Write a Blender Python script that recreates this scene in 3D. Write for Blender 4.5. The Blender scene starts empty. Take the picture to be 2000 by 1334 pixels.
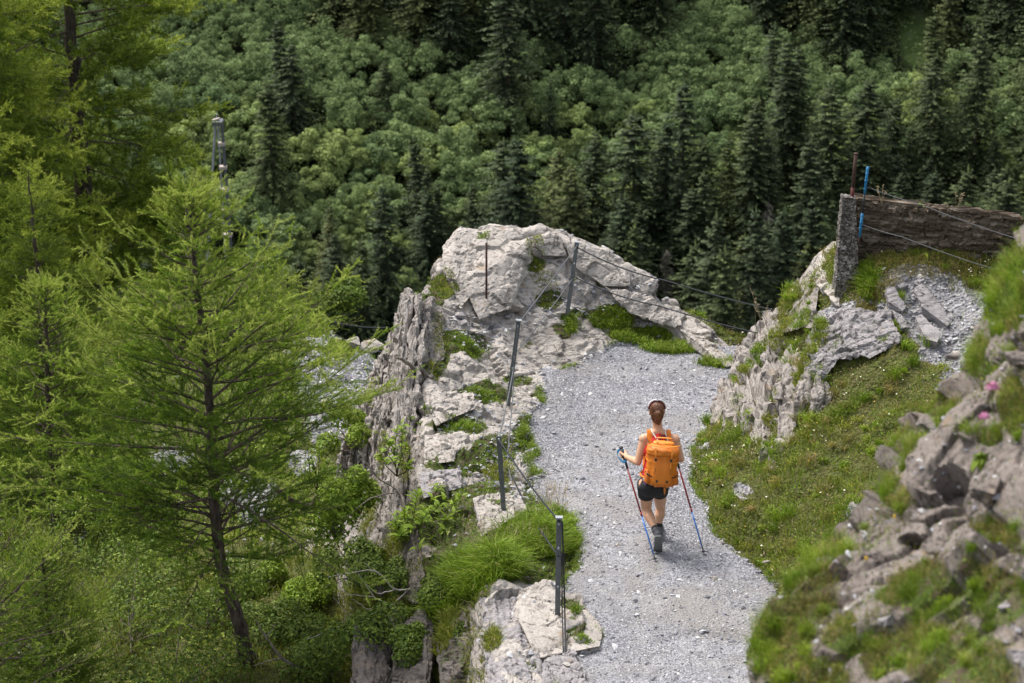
import bpy, math, random
import numpy as np
from mathutils import Vector, Matrix
from mathutils.bvhtree import BVHTree

# ------------------------------------------------------------------ camera, world, light, exposure
SC = bpy.context.scene
COL = SC.collection
PITCH = math.radians(20.0)
F = 4722.0                      # focal length in photo pixels (2000 wide)
CZ = 10.6                       # camera height over the path
cd = bpy.data.cameras.new('camera')
cam = bpy.data.objects.new('camera', cd)
COL.objects.link(cam)
cam.location = (0, 0, CZ)
cam.rotation_euler = (math.pi / 2 - PITCH, 0, 0)
cd.sensor_width = 36.0
cd.lens = 36.0 * F / 2000.0
cd.clip_start = 0.5
cd.clip_end = 4000
cd.dof.use_dof = True
cd.dof.focus_distance = 25.3
cd.dof.aperture_fstop = 4.0
SC.camera = cam

SUN_EL, SUN_AZ = math.radians(60), math.radians(-48)   # azimuth measured from +Y towards +X (so: far left)
world = bpy.data.worlds.new('World')
SC.world = world
world.use_nodes = True
wn = world.node_tree
wn.nodes.clear()
wo = wn.nodes.new('ShaderNodeOutputWorld')
wb = wn.nodes.new('ShaderNodeBackground')
ws = wn.nodes.new('ShaderNodeTexSky')
ws.sky_type = 'NISHITA'
ws.sun_disc = False
ws.sun_elevation = SUN_EL
ws.sun_rotation = SUN_AZ
ws.air_density = 1.0
ws.dust_density = 4.0
ws.ozone_density = 0.6
whs = wn.nodes.new('ShaderNodeHueSaturation')
whs.inputs['Saturation'].default_value = 0.45      # overcast: a grey-white sky
wn.links.new(ws.outputs[0], whs.inputs['Color'])
wn.links.new(whs.outputs[0], wb.inputs[0])
wb.inputs[1].default_value = 0.13
wn.links.new(wb.outputs[0], wo.inputs[0])

ld = bpy.data.lights.new('sun', 'SUN')
ld.energy = 1.7
ld.angle = math.radians(22)
ld.color = (1.0, 0.96, 0.9)
sun = bpy.data.objects.new('sun', ld)
COL.objects.link(sun)
sd = Vector((math.sin(SUN_AZ) * math.cos(SUN_EL), math.cos(SUN_AZ) * math.cos(SUN_EL), math.sin(SUN_EL)))
sun.rotation_euler = sd.to_track_quat('Z', 'Y').to_euler()
sun.location = sd * 60
SC.view_settings.view_transform = 'Standard'
SC.view_settings.look = 'None'
SC.view_settings.gamma = 1
SC.view_settings.use_curve_mapping = False
SC.view_settings.exposure = 1.28
SC.render.engine = 'CYCLES'
SC.cycles.max_bounces = 5
SC.cycles.diffuse_bounces = 3
SC.cycles.transmission_bounces = 3
SC.cycles.transparent_max_bounces = 4
SC.cycles.use_denoising = True

RS = np.random.RandomState(11)
random.seed(5)
SP, CP = math.sin(PITCH), math.cos(PITCH)

# ------------------------------------------------------------------ projection helpers
def P(px, py, Y):
    """world point at depth Y (world y) that the photo shows at pixel px, py"""
    a = PITCH + math.atan((py - 667.0) / F)
    z = CZ - Y * math.tan(a)
    dep = Y * CP + (CZ - z) * SP
    return np.array([(px - 1000.0) / F * dep, Y, z])

def PZ(px, Y, z):
    dep = Y * CP + (CZ - z) * SP
    return np.array([(px - 1000.0) / F * dep, Y, z])

def proj(V):
    V = np.asarray(V)
    dep = V[..., 1] * CP + (CZ - V[..., 2]) * SP
    up = (V[..., 2] - CZ) * CP + V[..., 1] * SP
    return 1000 + F * V[..., 0] / dep, 667 - F * up / dep

# ------------------------------------------------------------------ noise (vectorised)
def _h(ix, iy, iz, s):
    with np.errstate(over='ignore'):
        n = (ix.astype(np.int64) * 73856093) ^ (iy.astype(np.int64) * 19349663) ^ (iz.astype(np.int64) * 83492791) ^ (s * 2654435761)
        n = n & 0xffffffff
        n = ((n ^ (n >> 16)) * 0x45d9f3b) & 0xffffffff
        n = ((n ^ (n >> 16)) * 0x45d9f3b) & 0xffffffff
        n = n ^ (n >> 16)
    return n / 4294967295.0

def vnoise(p, s=0):
    p = np.asarray(p, float)
    i = np.floor(p).astype(np.int64)
    f = p - i
    f = f * f * f * (f * (f * 6 - 15) + 10)
    r = 0
    for dx in (0, 1):
        wx = f[:, 0] if dx else 1 - f[:, 0]
        for dy in (0, 1):
            wy = f[:, 1] if dy else 1 - f[:, 1]
            for dz in (0, 1):
                wz = f[:, 2] if dz else 1 - f[:, 2]
                r = r + wx * wy * wz * _h(i[:, 0] + dx, i[:, 1] + dy, i[:, 2] + dz, s)
    return r * 2 - 1

def fbm(p, o=4, s=0, g=0.5):
    p = np.asarray(p, float)
    r, a, t = 0, 1.0, 0
    for k in range(o):
        r = r + a * vnoise(p + 17.3 * k, s + k)
        t += a
        a *= g
        p = p * 2.03
    return r / t

def cells(p, s=0):
    """nearest feature point of a jittered lattice: F1 distance, F2-F1, offset vector, cell hash x3"""
    p = np.asarray(p, float)
    i = np.floor(p).astype(np.int64)
    n = len(p)
    best = np.full(n, 9e9); sec = np.full(n, 9e9)
    off = np.zeros((n, 3)); hid = np.zeros((n, 3))
    for dx in (-1, 0, 1):
        for dy in (-1, 0, 1):
            for dz in (-1, 0, 1):
                c0, c1, c2 = i[:, 0] + dx, i[:, 1] + dy, i[:, 2] + dz
                h = np.stack([_h(c0, c1, c2, s + 1), _h(c0, c1, c2, s + 2), _h(c0, c1, c2, s + 3)], 1)
                q = np.stack([c0, c1, c2], 1) + h
                d = np.linalg.norm(p - q, axis=1)
                m = d < best
                sec = np.where(m, best, np.minimum(sec, d))
                best = np.where(m, d, best)
                off[m] = (p - q)[m]
                hid[m] = np.stack([_h(c0, c1, c2, s + 4), _h(c0, c1, c2, s + 5), _h(c0, c1, c2, s + 6)], 1)[m]
    return best, sec - best, off, hid

def facets(p, scale, s=0, tilt=0.5):
    """fractured-rock height: every cell is a tilted plane; cracks between. about -1..1"""
    w = np.asarray(p, float) / scale
    w = w + 0.25 * np.stack([vnoise(w * 1.7, s + 9), vnoise(w * 1.7 + 5, s + 10), vnoise(w * 1.7 + 9, s + 11)], 1)
    d, e, off, h = cells(w, s)
    t = (off * (h * 2 - 1)).sum(1) * tilt * 2
    crack = np.clip(1 - e / 0.10, 0, 1)
    return t + (h[:, 0] - 0.5) * 0.7 - crack * 0.35

# ------------------------------------------------------------------ mesh helpers
def mesh_np(name, V, faces, smooth=False, attrs=None):
    """faces: list of int arrays each (n, k)"""
    me = bpy.data.meshes.new(name)
    V = np.asarray(V, np.float32)
    me.vertices.add(len(V))
    me.vertices.foreach_set('co', V.ravel())
    faces = [np.asarray(f, np.int32) for f in faces if len(f)]
    loops = np.concatenate([f.ravel() for f in faces])
    tot = np.concatenate([np.full(len(f), f.shape[1], np.int32) for f in faces])
    me.loops.add(len(loops))
    me.loops.foreach_set('vertex_index', loops)
    me.polygons.add(len(tot))
    me.polygons.foreach_set('loop_start', np.concatenate([[0], np.cumsum(tot)[:-1]]).astype(np.int32))
    me.polygons.foreach_set('use_smooth', np.full(len(tot), bool(smooth)))
    for k, a in (attrs or {}).items():
        at = me.attributes.new(k, 'FLOAT', 'POINT')
        at.data.foreach_set('value', np.asarray(a, np.float32))
    me.update(calc_edges=True)
    me.validate()
    return me

def link(name, me, mat=None, parent=None, label=None, cat=None, group=None, kind=None):
    o = bpy.data.objects.new(name, me)
    COL.objects.link(o)
    if mat is not None and me is not None and len(me.materials) == 0:
        me.materials.append(mat)
    if parent is not None:
        o.parent = parent
    if label: o['label'] = label
    if cat: o['category'] = cat
    if group: o['group'] = group
    if kind: o['kind'] = kind
    return o

def empty(name, loc, label, cat, group=None):
    o = link(name, None, None, None, label, cat, group)
    o.location = loc
    return o

class Acc:
    """collects triangles/quads of one mesh"""
    def __init__(s):
        s.V = []; s.T = []; s.Q = []; s.A = []; s.n = 0
    def add(s, V, T=None, Q=None, a=0.5):
        V = np.asarray(V, float)
        if T is not None and len(T): s.T.append(np.asarray(T) + s.n)
        if Q is not None and len(Q): s.Q.append(np.asarray(Q) + s.n)
        s.V.append(V)
        s.A.append(np.full(len(V), a) if np.isscalar(a) else np.asarray(a))
        s.n += len(V)
        return s
    def tube(s, pts, rad, n=6, cap=True, a=0.5):
        pts = np.asarray(pts, float); m = len(pts)
        rad = np.full(m, rad) if np.isscalar(rad) else np.asarray(rad, float)
        t = np.gradient(pts, axis=0); t /= np.linalg.norm(t, axis=1)[:, None] + 1e-9
        ref = np.array([0, 0, 1.0]) if abs(t[0, 2]) < 0.8 else np.array([1.0, 0, 0])
        u = np.cross(t, ref); u /= np.linalg.norm(u, axis=1)[:, None] + 1e-9
        v = np.cross(t, u)
        an = np.arange(n) * 2 * math.pi / n
        V = pts[:, None] + rad[:, None, None] * (np.cos(an)[None, :, None] * u[:, None] + np.sin(an)[None, :, None] * v[:, None])
        i = np.arange(m - 1)[:, None] * n; j = np.arange(n)[None]; k = (j + 1) % n
        Q = np.stack([i + j, i + k, i + n + k, i + n + j], -1).reshape(-1, 4)
        V = V.reshape(-1, 3)
        T = []
        if cap:
            V = np.vstack([V, pts[0], pts[-1]])
            c0, c1 = m * n, m * n + 1
            for q in range(n):
                T.append((c0, (q + 1) % n, q)); T.append((c1, (m - 1) * n + q, (m - 1) * n + (q + 1) % n))
        return s.add(V, T, Q, a)
    def box(s, c, size, R=None, a=0.5):
        c = np.asarray(c, float); h = np.asarray(size, float) / 2
        V = np.array([(x, y, z) for x in (-1, 1) for y in (-1, 1) for z in (-1, 1)], float) * h
        if R is not None: V = V @ np.asarray(R).T
        Q = [(0, 1, 3, 2), (4, 6, 7, 5), (0, 4, 5, 1), (2, 3, 7, 6), (0, 2, 6, 4), (1, 5, 7, 3)]
        return s.add(V + c, None, Q, a)
    def mesh(s, name, smooth=False):
        f = []
        if s.Q: f.append(np.concatenate(s.Q))
        if s.T: f.append(np.concatenate(s.T))
        return mesh_np(name, np.concatenate(s.V), f, smooth, {'tint': np.concatenate(s.A)})

def catmull(A, n, axis=0):
    """resample control array along axis to given cumulative parameter list n (array of floats 0..len-1)"""
    A = np.moveaxis(np.asarray(A, float), axis, 0)
    N = len(A)
    t = np.asarray(n, float)
    i = np.clip(np.floor(t).astype(int), 0, N - 2)
    f = (t - i).reshape((-1,) + (1,) * (A.ndim - 1))
    p0 = A[np.clip(i - 1, 0, N - 1)]; p1 = A[i]; p2 = A[i + 1]; p3 = A[np.clip(i + 2, 0, N - 1)]
    m1 = (p2 - p0) * 0.42; m2 = (p3 - p1) * 0.42
    f2, f3 = f * f, f * f * f
    r = (2 * f3 - 3 * f2 + 1) * p1 + (f3 - 2 * f2 + f) * m1 + (-2 * f3 + 3 * f2) * p2 + (f3 - f2) * m2
    return np.moveaxis(r, 0, axis)

def params(counts):
    return np.concatenate([k + np.arange(c) / c for k, c in enumerate(counts)] + [[len(counts)]])

def grid_normals(G):
    du = np.gradient(G, axis=1); dv = np.gradient(G, axis=0)
    n = np.cross(du, dv)
    return n / (np.linalg.norm(n, axis=2)[..., None] + 1e-9)

def grid_quads(r, c):
    i = np.arange(r - 1)[:, None] * c + np.arange(c - 1)[None]
    return np.stack([i, i + 1, i + c + 1, i + c], -1).reshape(-1, 4)

def sstep(x, a, b):
    t = np.clip((x - a) / (b - a), 0, 1)
    return t * t * (3 - 2 * t)

def ell(px, py, L):
    """soft union of ellipses (cx, cy, rx, ry[, strength]) in photo pixels, used once to lay out ground cover"""
    m = np.zeros(np.shape(px))
    for e in L:
        d = np.sqrt(((px - e[0]) / e[2]) ** 2 + ((py - e[1]) / e[3]) ** 2)
        m = np.maximum(m, (e[4] if len(e) > 4 else 1) * sstep(d, 1.15, 0.7))
    return m

# ------------------------------------------------------------------ materials
class NT:
    def __init__(s, name):
        s.m = bpy.data.materials.new(name); s.m.use_nodes = True
        s.t = s.m.node_tree; s.t.nodes.clear()
        s.out = s.n('ShaderNodeOutputMaterial')
    def n(s, typ, ins=None, **kw):
        nd = s.t.nodes.new(typ)
        for k, v in kw.items(): setattr(nd, k, v)
        for k, v in (ins or {}).items(): s.set(nd.inputs[k], v)
        return nd
    def set(s, sock, v):
        if isinstance(v, bpy.types.NodeSocket): s.t.links.new(v, sock)
        elif isinstance(v, (tuple, list)) and len(v) == 3 and sock.type == 'RGBA': sock.default_value = (*v, 1)
        else: sock.default_value = v
    def noise(s, scale, detail=4, rough=0.55, vec=None, dist=0):
        return s.n('ShaderNodeTexNoise', {'Vector': vec or s.pos(), 'Scale': scale, 'Detail': detail, 'Roughness': rough, 'Distortion': dist}).outputs[0]
    def vor(s, scale, feature='F1', out=0, vec=None, rnd=1):
        return s.n('ShaderNodeTexVoronoi', {'Vector': vec or s.pos(), 'Scale': scale, 'Randomness': rnd}, feature=feature).outputs[out]
    def pos(s):
        if not hasattr(s, '_p'): s._p = s.n('ShaderNodeNewGeometry').outputs['Position']
        return s._p
    def ramp(s, fac, stops, interp='LINEAR'):
        r = s.n('ShaderNodeValToRGB', {'Fac': fac}); r.color_ramp.interpolation = interp
        e = r.color_ramp.elements
        while len(e) < len(stops): e.new(0.5)
        for el, (p, c) in zip(e, stops):
            el.position = p
            el.color = (*c, 1) if isinstance(c, (tuple, list)) else (c, c, c, 1)
        return r.outputs[0]
    def mix(s, f, a, b, mode='MIX'):
        m = s.n('ShaderNodeMix', data_type='RGBA', blend_type=mode)
        s.set(m.inputs[0], f); s.set(m.inputs[6], a); s.set(m.inputs[7], b)
        return m.outputs[2]
    def math(s, op, a, b=0.0, c=0.0):
        m = s.n('ShaderNodeMath', operation=op)
        s.set(m.inputs[0], a); s.set(m.inputs[1], b); s.set(m.inputs[2], c)
        return m.outputs[0]
    def attr(s, name):
        return s.n('ShaderNodeAttribute', attribute_name=name).outputs['Fac']
    def map(s, scale=(1, 1, 1), rot=(0, 0, 0), vec=None):
        return s.n('ShaderNodeMapping', {'Vector': vec or s.pos(), 'Scale': scale, 'Rotation': rot}).outputs[0]
    def bump(s, h, dist, strength=1.0):
        return s.n('ShaderNodeBump', {'Height': h, 'Distance': dist, 'Strength': strength}).outputs[0]
    def principled(s, col, rough=0.8, bump=None, metal=0, spec=0.3):
        b = s.n('ShaderNodeBsdfPrincipled', {'Base Color': col, 'Roughness': rough, 'Metallic': metal, 'Specular IOR Level': spec})
        if bump is not None: s.set(b.inputs['Normal'], bump)
        s.t.links.new(b.outputs[0], s.out.inputs[0])
        return s.m
    def leafy(s, col, tr=0.3, rough=0.6, spec=0.25, trcol=None):
        b = s.n('ShaderNodeBsdfPrincipled', {'Base Color': col, 'Roughness': rough, 'Specular IOR Level': spec})
        t = s.n('ShaderNodeBsdfTranslucent', {'Color': trcol or col})
        x = s.n('ShaderNodeMixShader', {0: tr, 1: b.outputs[0], 2: t.outputs[0]})
        s.t.links.new(x.outputs[0], s.out.inputs[0])
        return s.m

def rock_mat(name, pale, mid, dark, strat=(1, 1, 1), srot=(0, 0, 0), soil=(0.085, 0.062, 0.045), green=(0.07, 0.10, 0.02), sc=1.0):
    t = NT(name)
    v = t.map(strat, srot)
    n1 = t.noise(1.6 * sc, 6, 0.62, v, 0.4)
    n2 = t.noise(9 * sc, 6, 0.7, v, 0.6)
    n3 = t.noise(45 * sc, 3, 0.7, v)
    c = t.ramp(n1, [(0.30, mid), (0.46, pale), (0.60, pale), (0.74, mid)])
    c = t.mix(t.ramp(n2, [(0.36, 0.95), (0.45, 0.0)]), c, dark)
    c = t.mix(t.ramp(n3, [(0.33, 0.6), (0.5, 0.0)]), c, mid, 'MIX')
    # rusty and lichen stains with a shape of their own
    st = t.ramp(t.noise(3.1 * sc, 5, 0.7), [(0.60, 0.0), (0.70, 0.55)])
    c = t.mix(st, c, (0.27, 0.19, 0.11))
    cr = t.vor(2.4 * sc, 'DISTANCE_TO_EDGE', 0, t.mix(0.12, v, t.n('ShaderNodeTexNoise', {'Vector': v, 'Scale': 5.0, 'Detail': 4.0}).outputs[1], 'LINEAR_LIGHT'))
    crk = t.math('MULTIPLY', t.ramp(cr, [(0.0, 0.75), (0.012, 0.0)]), t.ramp(t.noise(2.3 * sc, 3), [(0.48, 0.0), (0.6, 1.0)]))
    c = t.mix(crk, c, dark)
    veg = t.attr('veg')
    g = t.mix(t.ramp(t.noise(14, 4, 0.6), [(0.38, 0.0), (0.6, 1.0)]), soil, green)
    c = t.mix(t.ramp(veg, [(0.35, 0.0), (0.6, 1.0)]), c, g)
    h = t.math('ADD', t.math('MULTIPLY', n2, 0.9), t.math('MULTIPLY', n3, 0.35))
    h = t.math('SUBTRACT', h, t.math('MULTIPLY', crk, 0.5))
    return t.principled(c, 0.88, t.bump(h, 0.035 / sc, 0.9), 0, 0.2)

M = {}
M['rock'] = rock_mat('pale_limestone', (0.385, 0.35, 0.315), (0.22, 0.20, 0.18), (0.09, 0.078, 0.068), (0.9, 0.9, 1.9), (math.radians(12), math.radians(32), 0))
M['strata'] = rock_mat('layered_slate', (0.30, 0.27, 0.245), (0.17, 0.15, 0.135), (0.05, 0.042, 0.035), (1.8, 1.0, 0.9), (0, math.radians(8), 0))
M['slab'] = rock_mat('grey_slate', (0.29, 0.27, 0.27), (0.16, 0.15, 0.15), (0.06, 0.055, 0.052), (1.0, 1.0, 3.2), (math.radians(20), math.radians(30), 0))
M['bankrock'] = rock_mat('brown_slate', (0.20, 0.172, 0.152), (0.095, 0.078, 0.067), (0.055, 0.042, 0.035), (1.4, 1.0, 1.0), (0, 0.5, 0), sc=1.6)

M['shadeslate'] = rock_mat('shade_toned_slate', (0.15, 0.13, 0.115), (0.085, 0.073, 0.064), (0.035, 0.028, 0.022), (1.6, 1.0, 0.9))  # low cliff ribs: the shade of the recess is put into this darker colour
t = NT('gravel')
v1 = t.vor(34, 'F1', 1); v1b = t.vor(34, 'F1', 0)
v2 = t.vor(75, 'F1', 1)
lum = t.n('ShaderNodeSeparateColor', {0: v1}).outputs[0]
lum2 = t.n('ShaderNodeSeparateColor', {0: v2}).outputs[1]
lm = t.math('ADD', t.math('MULTIPLY', lum, 0.5), t.math('MULTIPLY', lum2, 0.5))
c = t.ramp(lm, [(0.15, (0.12, 0.12, 0.13)), (0.5, (0.215, 0.215, 0.235)), (0.85, (0.34, 0.34, 0.36))])
c = t.mix(t.ramp(t.noise(0.9, 5, 0.65), [(0.42, 0.0), (0.62, 0.75)]), c, (0.185, 0.172, 0.165))
c = t.mix(t.ramp(t.noise(2.6, 4, 0.7), [(0.5, 0.0), (0.7, 0.5)]), c, (0.34, 0.335, 0.33))
c = t.mix(t.ramp(t.attr('veg'), [(0.25, 0.0), (0.8, .85)]), c, (0.20, 0.188, 0.178))
M['gravel'] = t.principled(c, 0.9, t.bump(t.math('ADD', v1b, t.math('MULTIPLY', t.noise(90, 2), 0.5)), 0.02, 0.8), 0, 0.2)

t = NT('pebble')
r = t.attr('tint')
c = t.ramp(r, [(0.0, (0.10, 0.10, 0.11)), (0.45, (0.225, 0.225, 0.243)), (0.8, (0.34, 0.34, 0.36)), (1.0, (0.58, 0.57, 0.55))])
M['pebble'] = t.principled(c, 0.85, None, 0, 0.25)

t = NT('soil')
n1 = t.noise(6, 6, 0.65)
c = t.ramp(n1, [(0.3, (0.05, 0.035, 0.025)), (0.5, (0.10, 0.085, 0.05)), (0.62, (0.075, 0.10, 0.025)), (0.8, (0.14, 0.12, 0.08))])
sr = t.ramp(t.attr('stone'), [(0.4, 0.0), (0.55, 1.0)])
sc_ = t.ramp(t.vor(26, 'F1', 1), [(0.1, (0.13, 0.125, 0.13)), (0.9, (0.33, 0.32, 0.32))])
c = t.mix(sr, c, sc_)
c = t.mix(t.ramp(t.math('SUBTRACT', 1.0, t.attr('stone')), [(0.5, 0.0), (0.75, 0.6)]), c, (0.075, 0.09, 0.022))
M['soil'] = t.principled(c, 0.95, t.bump(t.math('ADD', n1, t.vor(26)), 0.04, 0.9), 0, 0.1)

def grass_mat(name, lo, mid, hi, dry, tr=0.35):
    t = NT(name)
    a = t.attr('tint')
    c = t.ramp(a, [(0.0, lo), (0.45, mid), (0.82, hi), (0.93, dry)])
    nz = t.ramp(t.noise(2.2, 3), [(0.35, 0.75), (0.65, 1.15)])
    c = t.mix(1.0, c, nz, 'MULTIPLY')
    return t.leafy(c, tr)
M['grass'] = grass_mat('meadow_grass', (0.075, 0.095, 0.012), (0.185, 0.215, 0.024), (0.32, 0.345, 0.045), (0.44, 0.36, 0.16))
M['fresh'] = grass_mat('fresh_grass', (0.06, 0.11, 0.008), (0.16, 0.25, 0.016), (0.28, 0.38, 0.03), (0.40, 0.40, 0.12))
M['dry'] = grass_mat('dry_turf', (0.09, 0.09, 0.022), (0.20, 0.185, 0.045), (0.34, 0.29, 0.085), (0.42, 0.27, 0.13))
M['leaf'] = grass_mat('shrub_leaf', (0.05, 0.09, 0.008), (0.12, 0.19, 0.014), (0.21, 0.30, 0.025), (0.30, 0.38, 0.06))
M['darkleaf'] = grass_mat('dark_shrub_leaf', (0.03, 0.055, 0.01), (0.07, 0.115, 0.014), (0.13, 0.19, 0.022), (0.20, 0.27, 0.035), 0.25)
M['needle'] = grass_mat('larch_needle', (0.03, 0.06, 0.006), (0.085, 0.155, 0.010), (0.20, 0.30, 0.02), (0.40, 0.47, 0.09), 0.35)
M['needle2'] = grass_mat('far_larch_needle', (0.035, 0.06, 0.006), (0.095, 0.15, 0.010), (0.20, 0.27, 0.018), (0.33, 0.38, 0.05), 0.3)

def bark_mat(name, a, b):
    t = NT(name)
    n = t.noise(22, 5, 0.7, t.map((1, 1, 0.35)))
    return t.principled(t.ramp(n, [(0.35, a), (0.65, b)]), 0.92, t.bump(n, 0.02, 0.9), 0, 0.1)
M['bark'] = bark_mat('larch_bark', (0.035, 0.026, 0.02), (0.12, 0.095, 0.075))
M['twig'] = bark_mat('bleached_wood', (0.28, 0.24, 0.20), (0.50, 0.46, 0.41))
M['deadwood'] = bark_mat('weathered_wood', (0.10, 0.08, 0.065), (0.30, 0.26, 0.22))

def far_mat(name, lo, hi, vary, tr=0.2):
    t = NT(name)
    rnd = t.n('ShaderNodeObjectInfo').outputs['Random']
    c = t.ramp(t.attr('tint'), [(0.0, lo), (1.0, hi)])
    c = t.mix(1.0, c, t.ramp(rnd, vary, 'LINEAR'), 'MULTIPLY')
    return t.leafy(c, tr, 0.7, 0.15)
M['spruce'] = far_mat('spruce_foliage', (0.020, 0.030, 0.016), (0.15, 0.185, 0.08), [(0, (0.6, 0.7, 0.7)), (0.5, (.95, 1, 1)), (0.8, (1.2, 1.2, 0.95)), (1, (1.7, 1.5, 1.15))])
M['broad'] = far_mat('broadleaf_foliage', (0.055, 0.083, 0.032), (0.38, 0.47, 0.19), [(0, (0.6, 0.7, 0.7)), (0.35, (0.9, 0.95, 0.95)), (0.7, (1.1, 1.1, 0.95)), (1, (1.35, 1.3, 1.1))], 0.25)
M['greytwig'] = far_mat('dead_spruce_twigs', (0.06, 0.055, 0.045), (0.16, 0.15, 0.13), [(0, (0.8, 0.8, 0.8)), (1, (1.2, 1.15, 1.1))], 0.1)
t = NT('forest_floor')
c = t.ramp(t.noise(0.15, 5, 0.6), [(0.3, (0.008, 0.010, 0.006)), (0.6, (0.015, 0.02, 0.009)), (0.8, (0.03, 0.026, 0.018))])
c = t.mix(t.ramp(t.attr('veg'), [(0.3, 0), (0.7, 1)]), c, t.ramp(t.noise(0.6, 5, 0.6), [(0.3, (0.05, 0.085, 0.022)), (0.56, (0.10, 0.145, 0.045)), (0.7, (0.16, 0.15, 0.11))]))
c = t.mix(t.ramp(t.attr('stone'), [(0.3, 0), (0.7, 1)]), c, (0.22, 0.20, 0.18))
M['floor'] = t.principled(c, 0.95, None, 0, 0.1)

def plain(name, col, rough=0.6, metal=0, nscale=0, amt=0.3, bump=0, spec=0.4):
    t = NT(name)
    c = col; b = None
    if nscale:
        nz = t.noise(nscale, 4, 0.6)
        c = t.mix(t.ramp(nz, [(0.3, amt), (0.65, 0.0)]), col, tuple(x * 0.45 for x in col))
        if bump: b = t.bump(nz, bump, 0.8)
    return t.principled(c, rough, b, metal, spec)
M['steel'] = plain('galvanised_steel', (0.13, 0.14, 0.145), 0.5, 0.3, 30, 0.6)
M['steelpale'] = plain('pale_steel', (0.33, 0.35, 0.37), 0.5, 0.3, 10, 0.5)
M['cable'] = plain('dark_steel_cable', (0.03, 0.032, 0.036), 0.7, 0, spec=0.1)
M['cable2'] = plain('grey_steel_cable', (0.10, 0.105, 0.11), 0.6, 0, spec=0.15)
M['rust'] = plain('rusty_iron', (0.06, 0.028, 0.02), 0.8, 0, 40, 0.7)
M['redrust'] = plain('dark_red_paint', (0.10, 0.018, 0.014), 0.65, 0, 20, 0.9)
M['blue'] = plain('blue_paint', (0.012, 0.16, 0.34), 0.5, 0, 60, 0.6)
M['timber'] = plain('pale_timber', (0.42, 0.36, 0.31), 0.8, 0, 8, 0.5)
M['skin'] = plain('skin', (0.56, 0.31, 0.19), 0.5, 0, 12, 0.12, 0, 0.35)
M['hair'] = plain('auburn_hair', (0.16, 0.065, 0.03), 0.45, 0, 60, 0.7, 0.004)
M['orange'] = plain('orange_nylon', (0.60, 0.17, 0.010), 0.6, 0, 14, 0.25, 0.006)
M['orangedark'] = plain('orange_mesh_fabric', (0.50, 0.13, 0.008), 0.7, 0, 90, 0.5, 0.002)
M['orangelight'] = plain('light_orange_webbing', (0.66, 0.22, 0.018), 0.6, 0, 30, 0.2)
M['red'] = plain('red_sports_fabric', (0.50, 0.012, 0.010), 0.7, 0, 30, 0.3)
M['black'] = plain('black_fabric', (0.012, 0.012, 0.014), 0.75, 0, 40, 0.3)
M['shoe'] = plain('dark_grey_boot_leather', (0.075, 0.075, 0.082), 0.7, 0, 50, 0.5)
M['sole'] = plain('rubber_sole', (0.15, 0.15, 0.155), 0.8, 0, 30, 0.4)
M['sock'] = plain('black_sock', (0.02, 0.02, 0.022), 0.9)
M['polered'] = plain('dark_red_pole_tube', (0.22, 0.018, 0.02), 0.3)
M['poleblue'] = plain('blue_pole_tube', (0.012, 0.12, 0.40), 0.3)
M['plasticblack'] = plain('black_plastic', (0.015, 0.015, 0.017), 0.45)
M['straplight'] = plain('pale_webbing', (0.6, 0.58, 0.52), 0.7)
M['capwhite'] = plain('white_cap_trim', (0.7, 0.68, 0.66), 0.7)
M['maroon'] = plain('maroon_fabric', (0.12, 0.012, 0.02), 0.7)
M['lilac'] = plain('lilac_cord', (0.30, 0.16, 0.5), 0.6)
M['buckle'] = plain('grey_plastic', (0.22, 0.22, 0.23), 0.5)
M['pink'] = plain('pink_petals', (0.62, 0.26, 0.42), 0.7, 0, 200, 0.3)
M['yellow'] = plain('yellow_petals', (0.62, 0.42, 0.03), 0.7)
M['whitefl'] = plain('cream_petals', (0.62, 0.60, 0.45), 0.7)
M['seed'] = plain('straw_seed_head', (0.42, 0.33, 0.20), 0.8)
t = NT('old_concrete')
vv = t.vor(48, 'F1', 1); l1 = t.n('ShaderNodeSeparateColor', {0: vv}).outputs[0]
c = t.ramp(l1, [(0.1, (0.07, 0.06, 0.055)), (0.55, (0.22, 0.20, 0.18)), (0.9, (0.44, 0.41, 0.38))])
c = t.mix(t.ramp(t.noise(5, 5, 0.7), [(0.42, 0.7), (0.6, 0)]), c, (0.05, 0.042, 0.035))
M['concrete'] = t.principled(c, 0.95, t.bump(t.math('ADD', t.vor(48), t.noise(20, 4)), 0.03, 1.0), 0, 0.1)
t = NT('damp_old_concrete')
sv = t.map((0.6, 1, 4))
n1 = t.noise(5, 6, 0.7, sv, 0.5)
c = t.ramp(n1, [(0.32, (0.028, 0.02, 0.014)), (0.52, (0.11, 0.085, 0.062)), (0.72, (0.32, 0.27, 0.22))])
M['wall'] = t.principled(c, 0.95, t.bump(n1, 0.05, 1.0), 0, 0.1)
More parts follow.
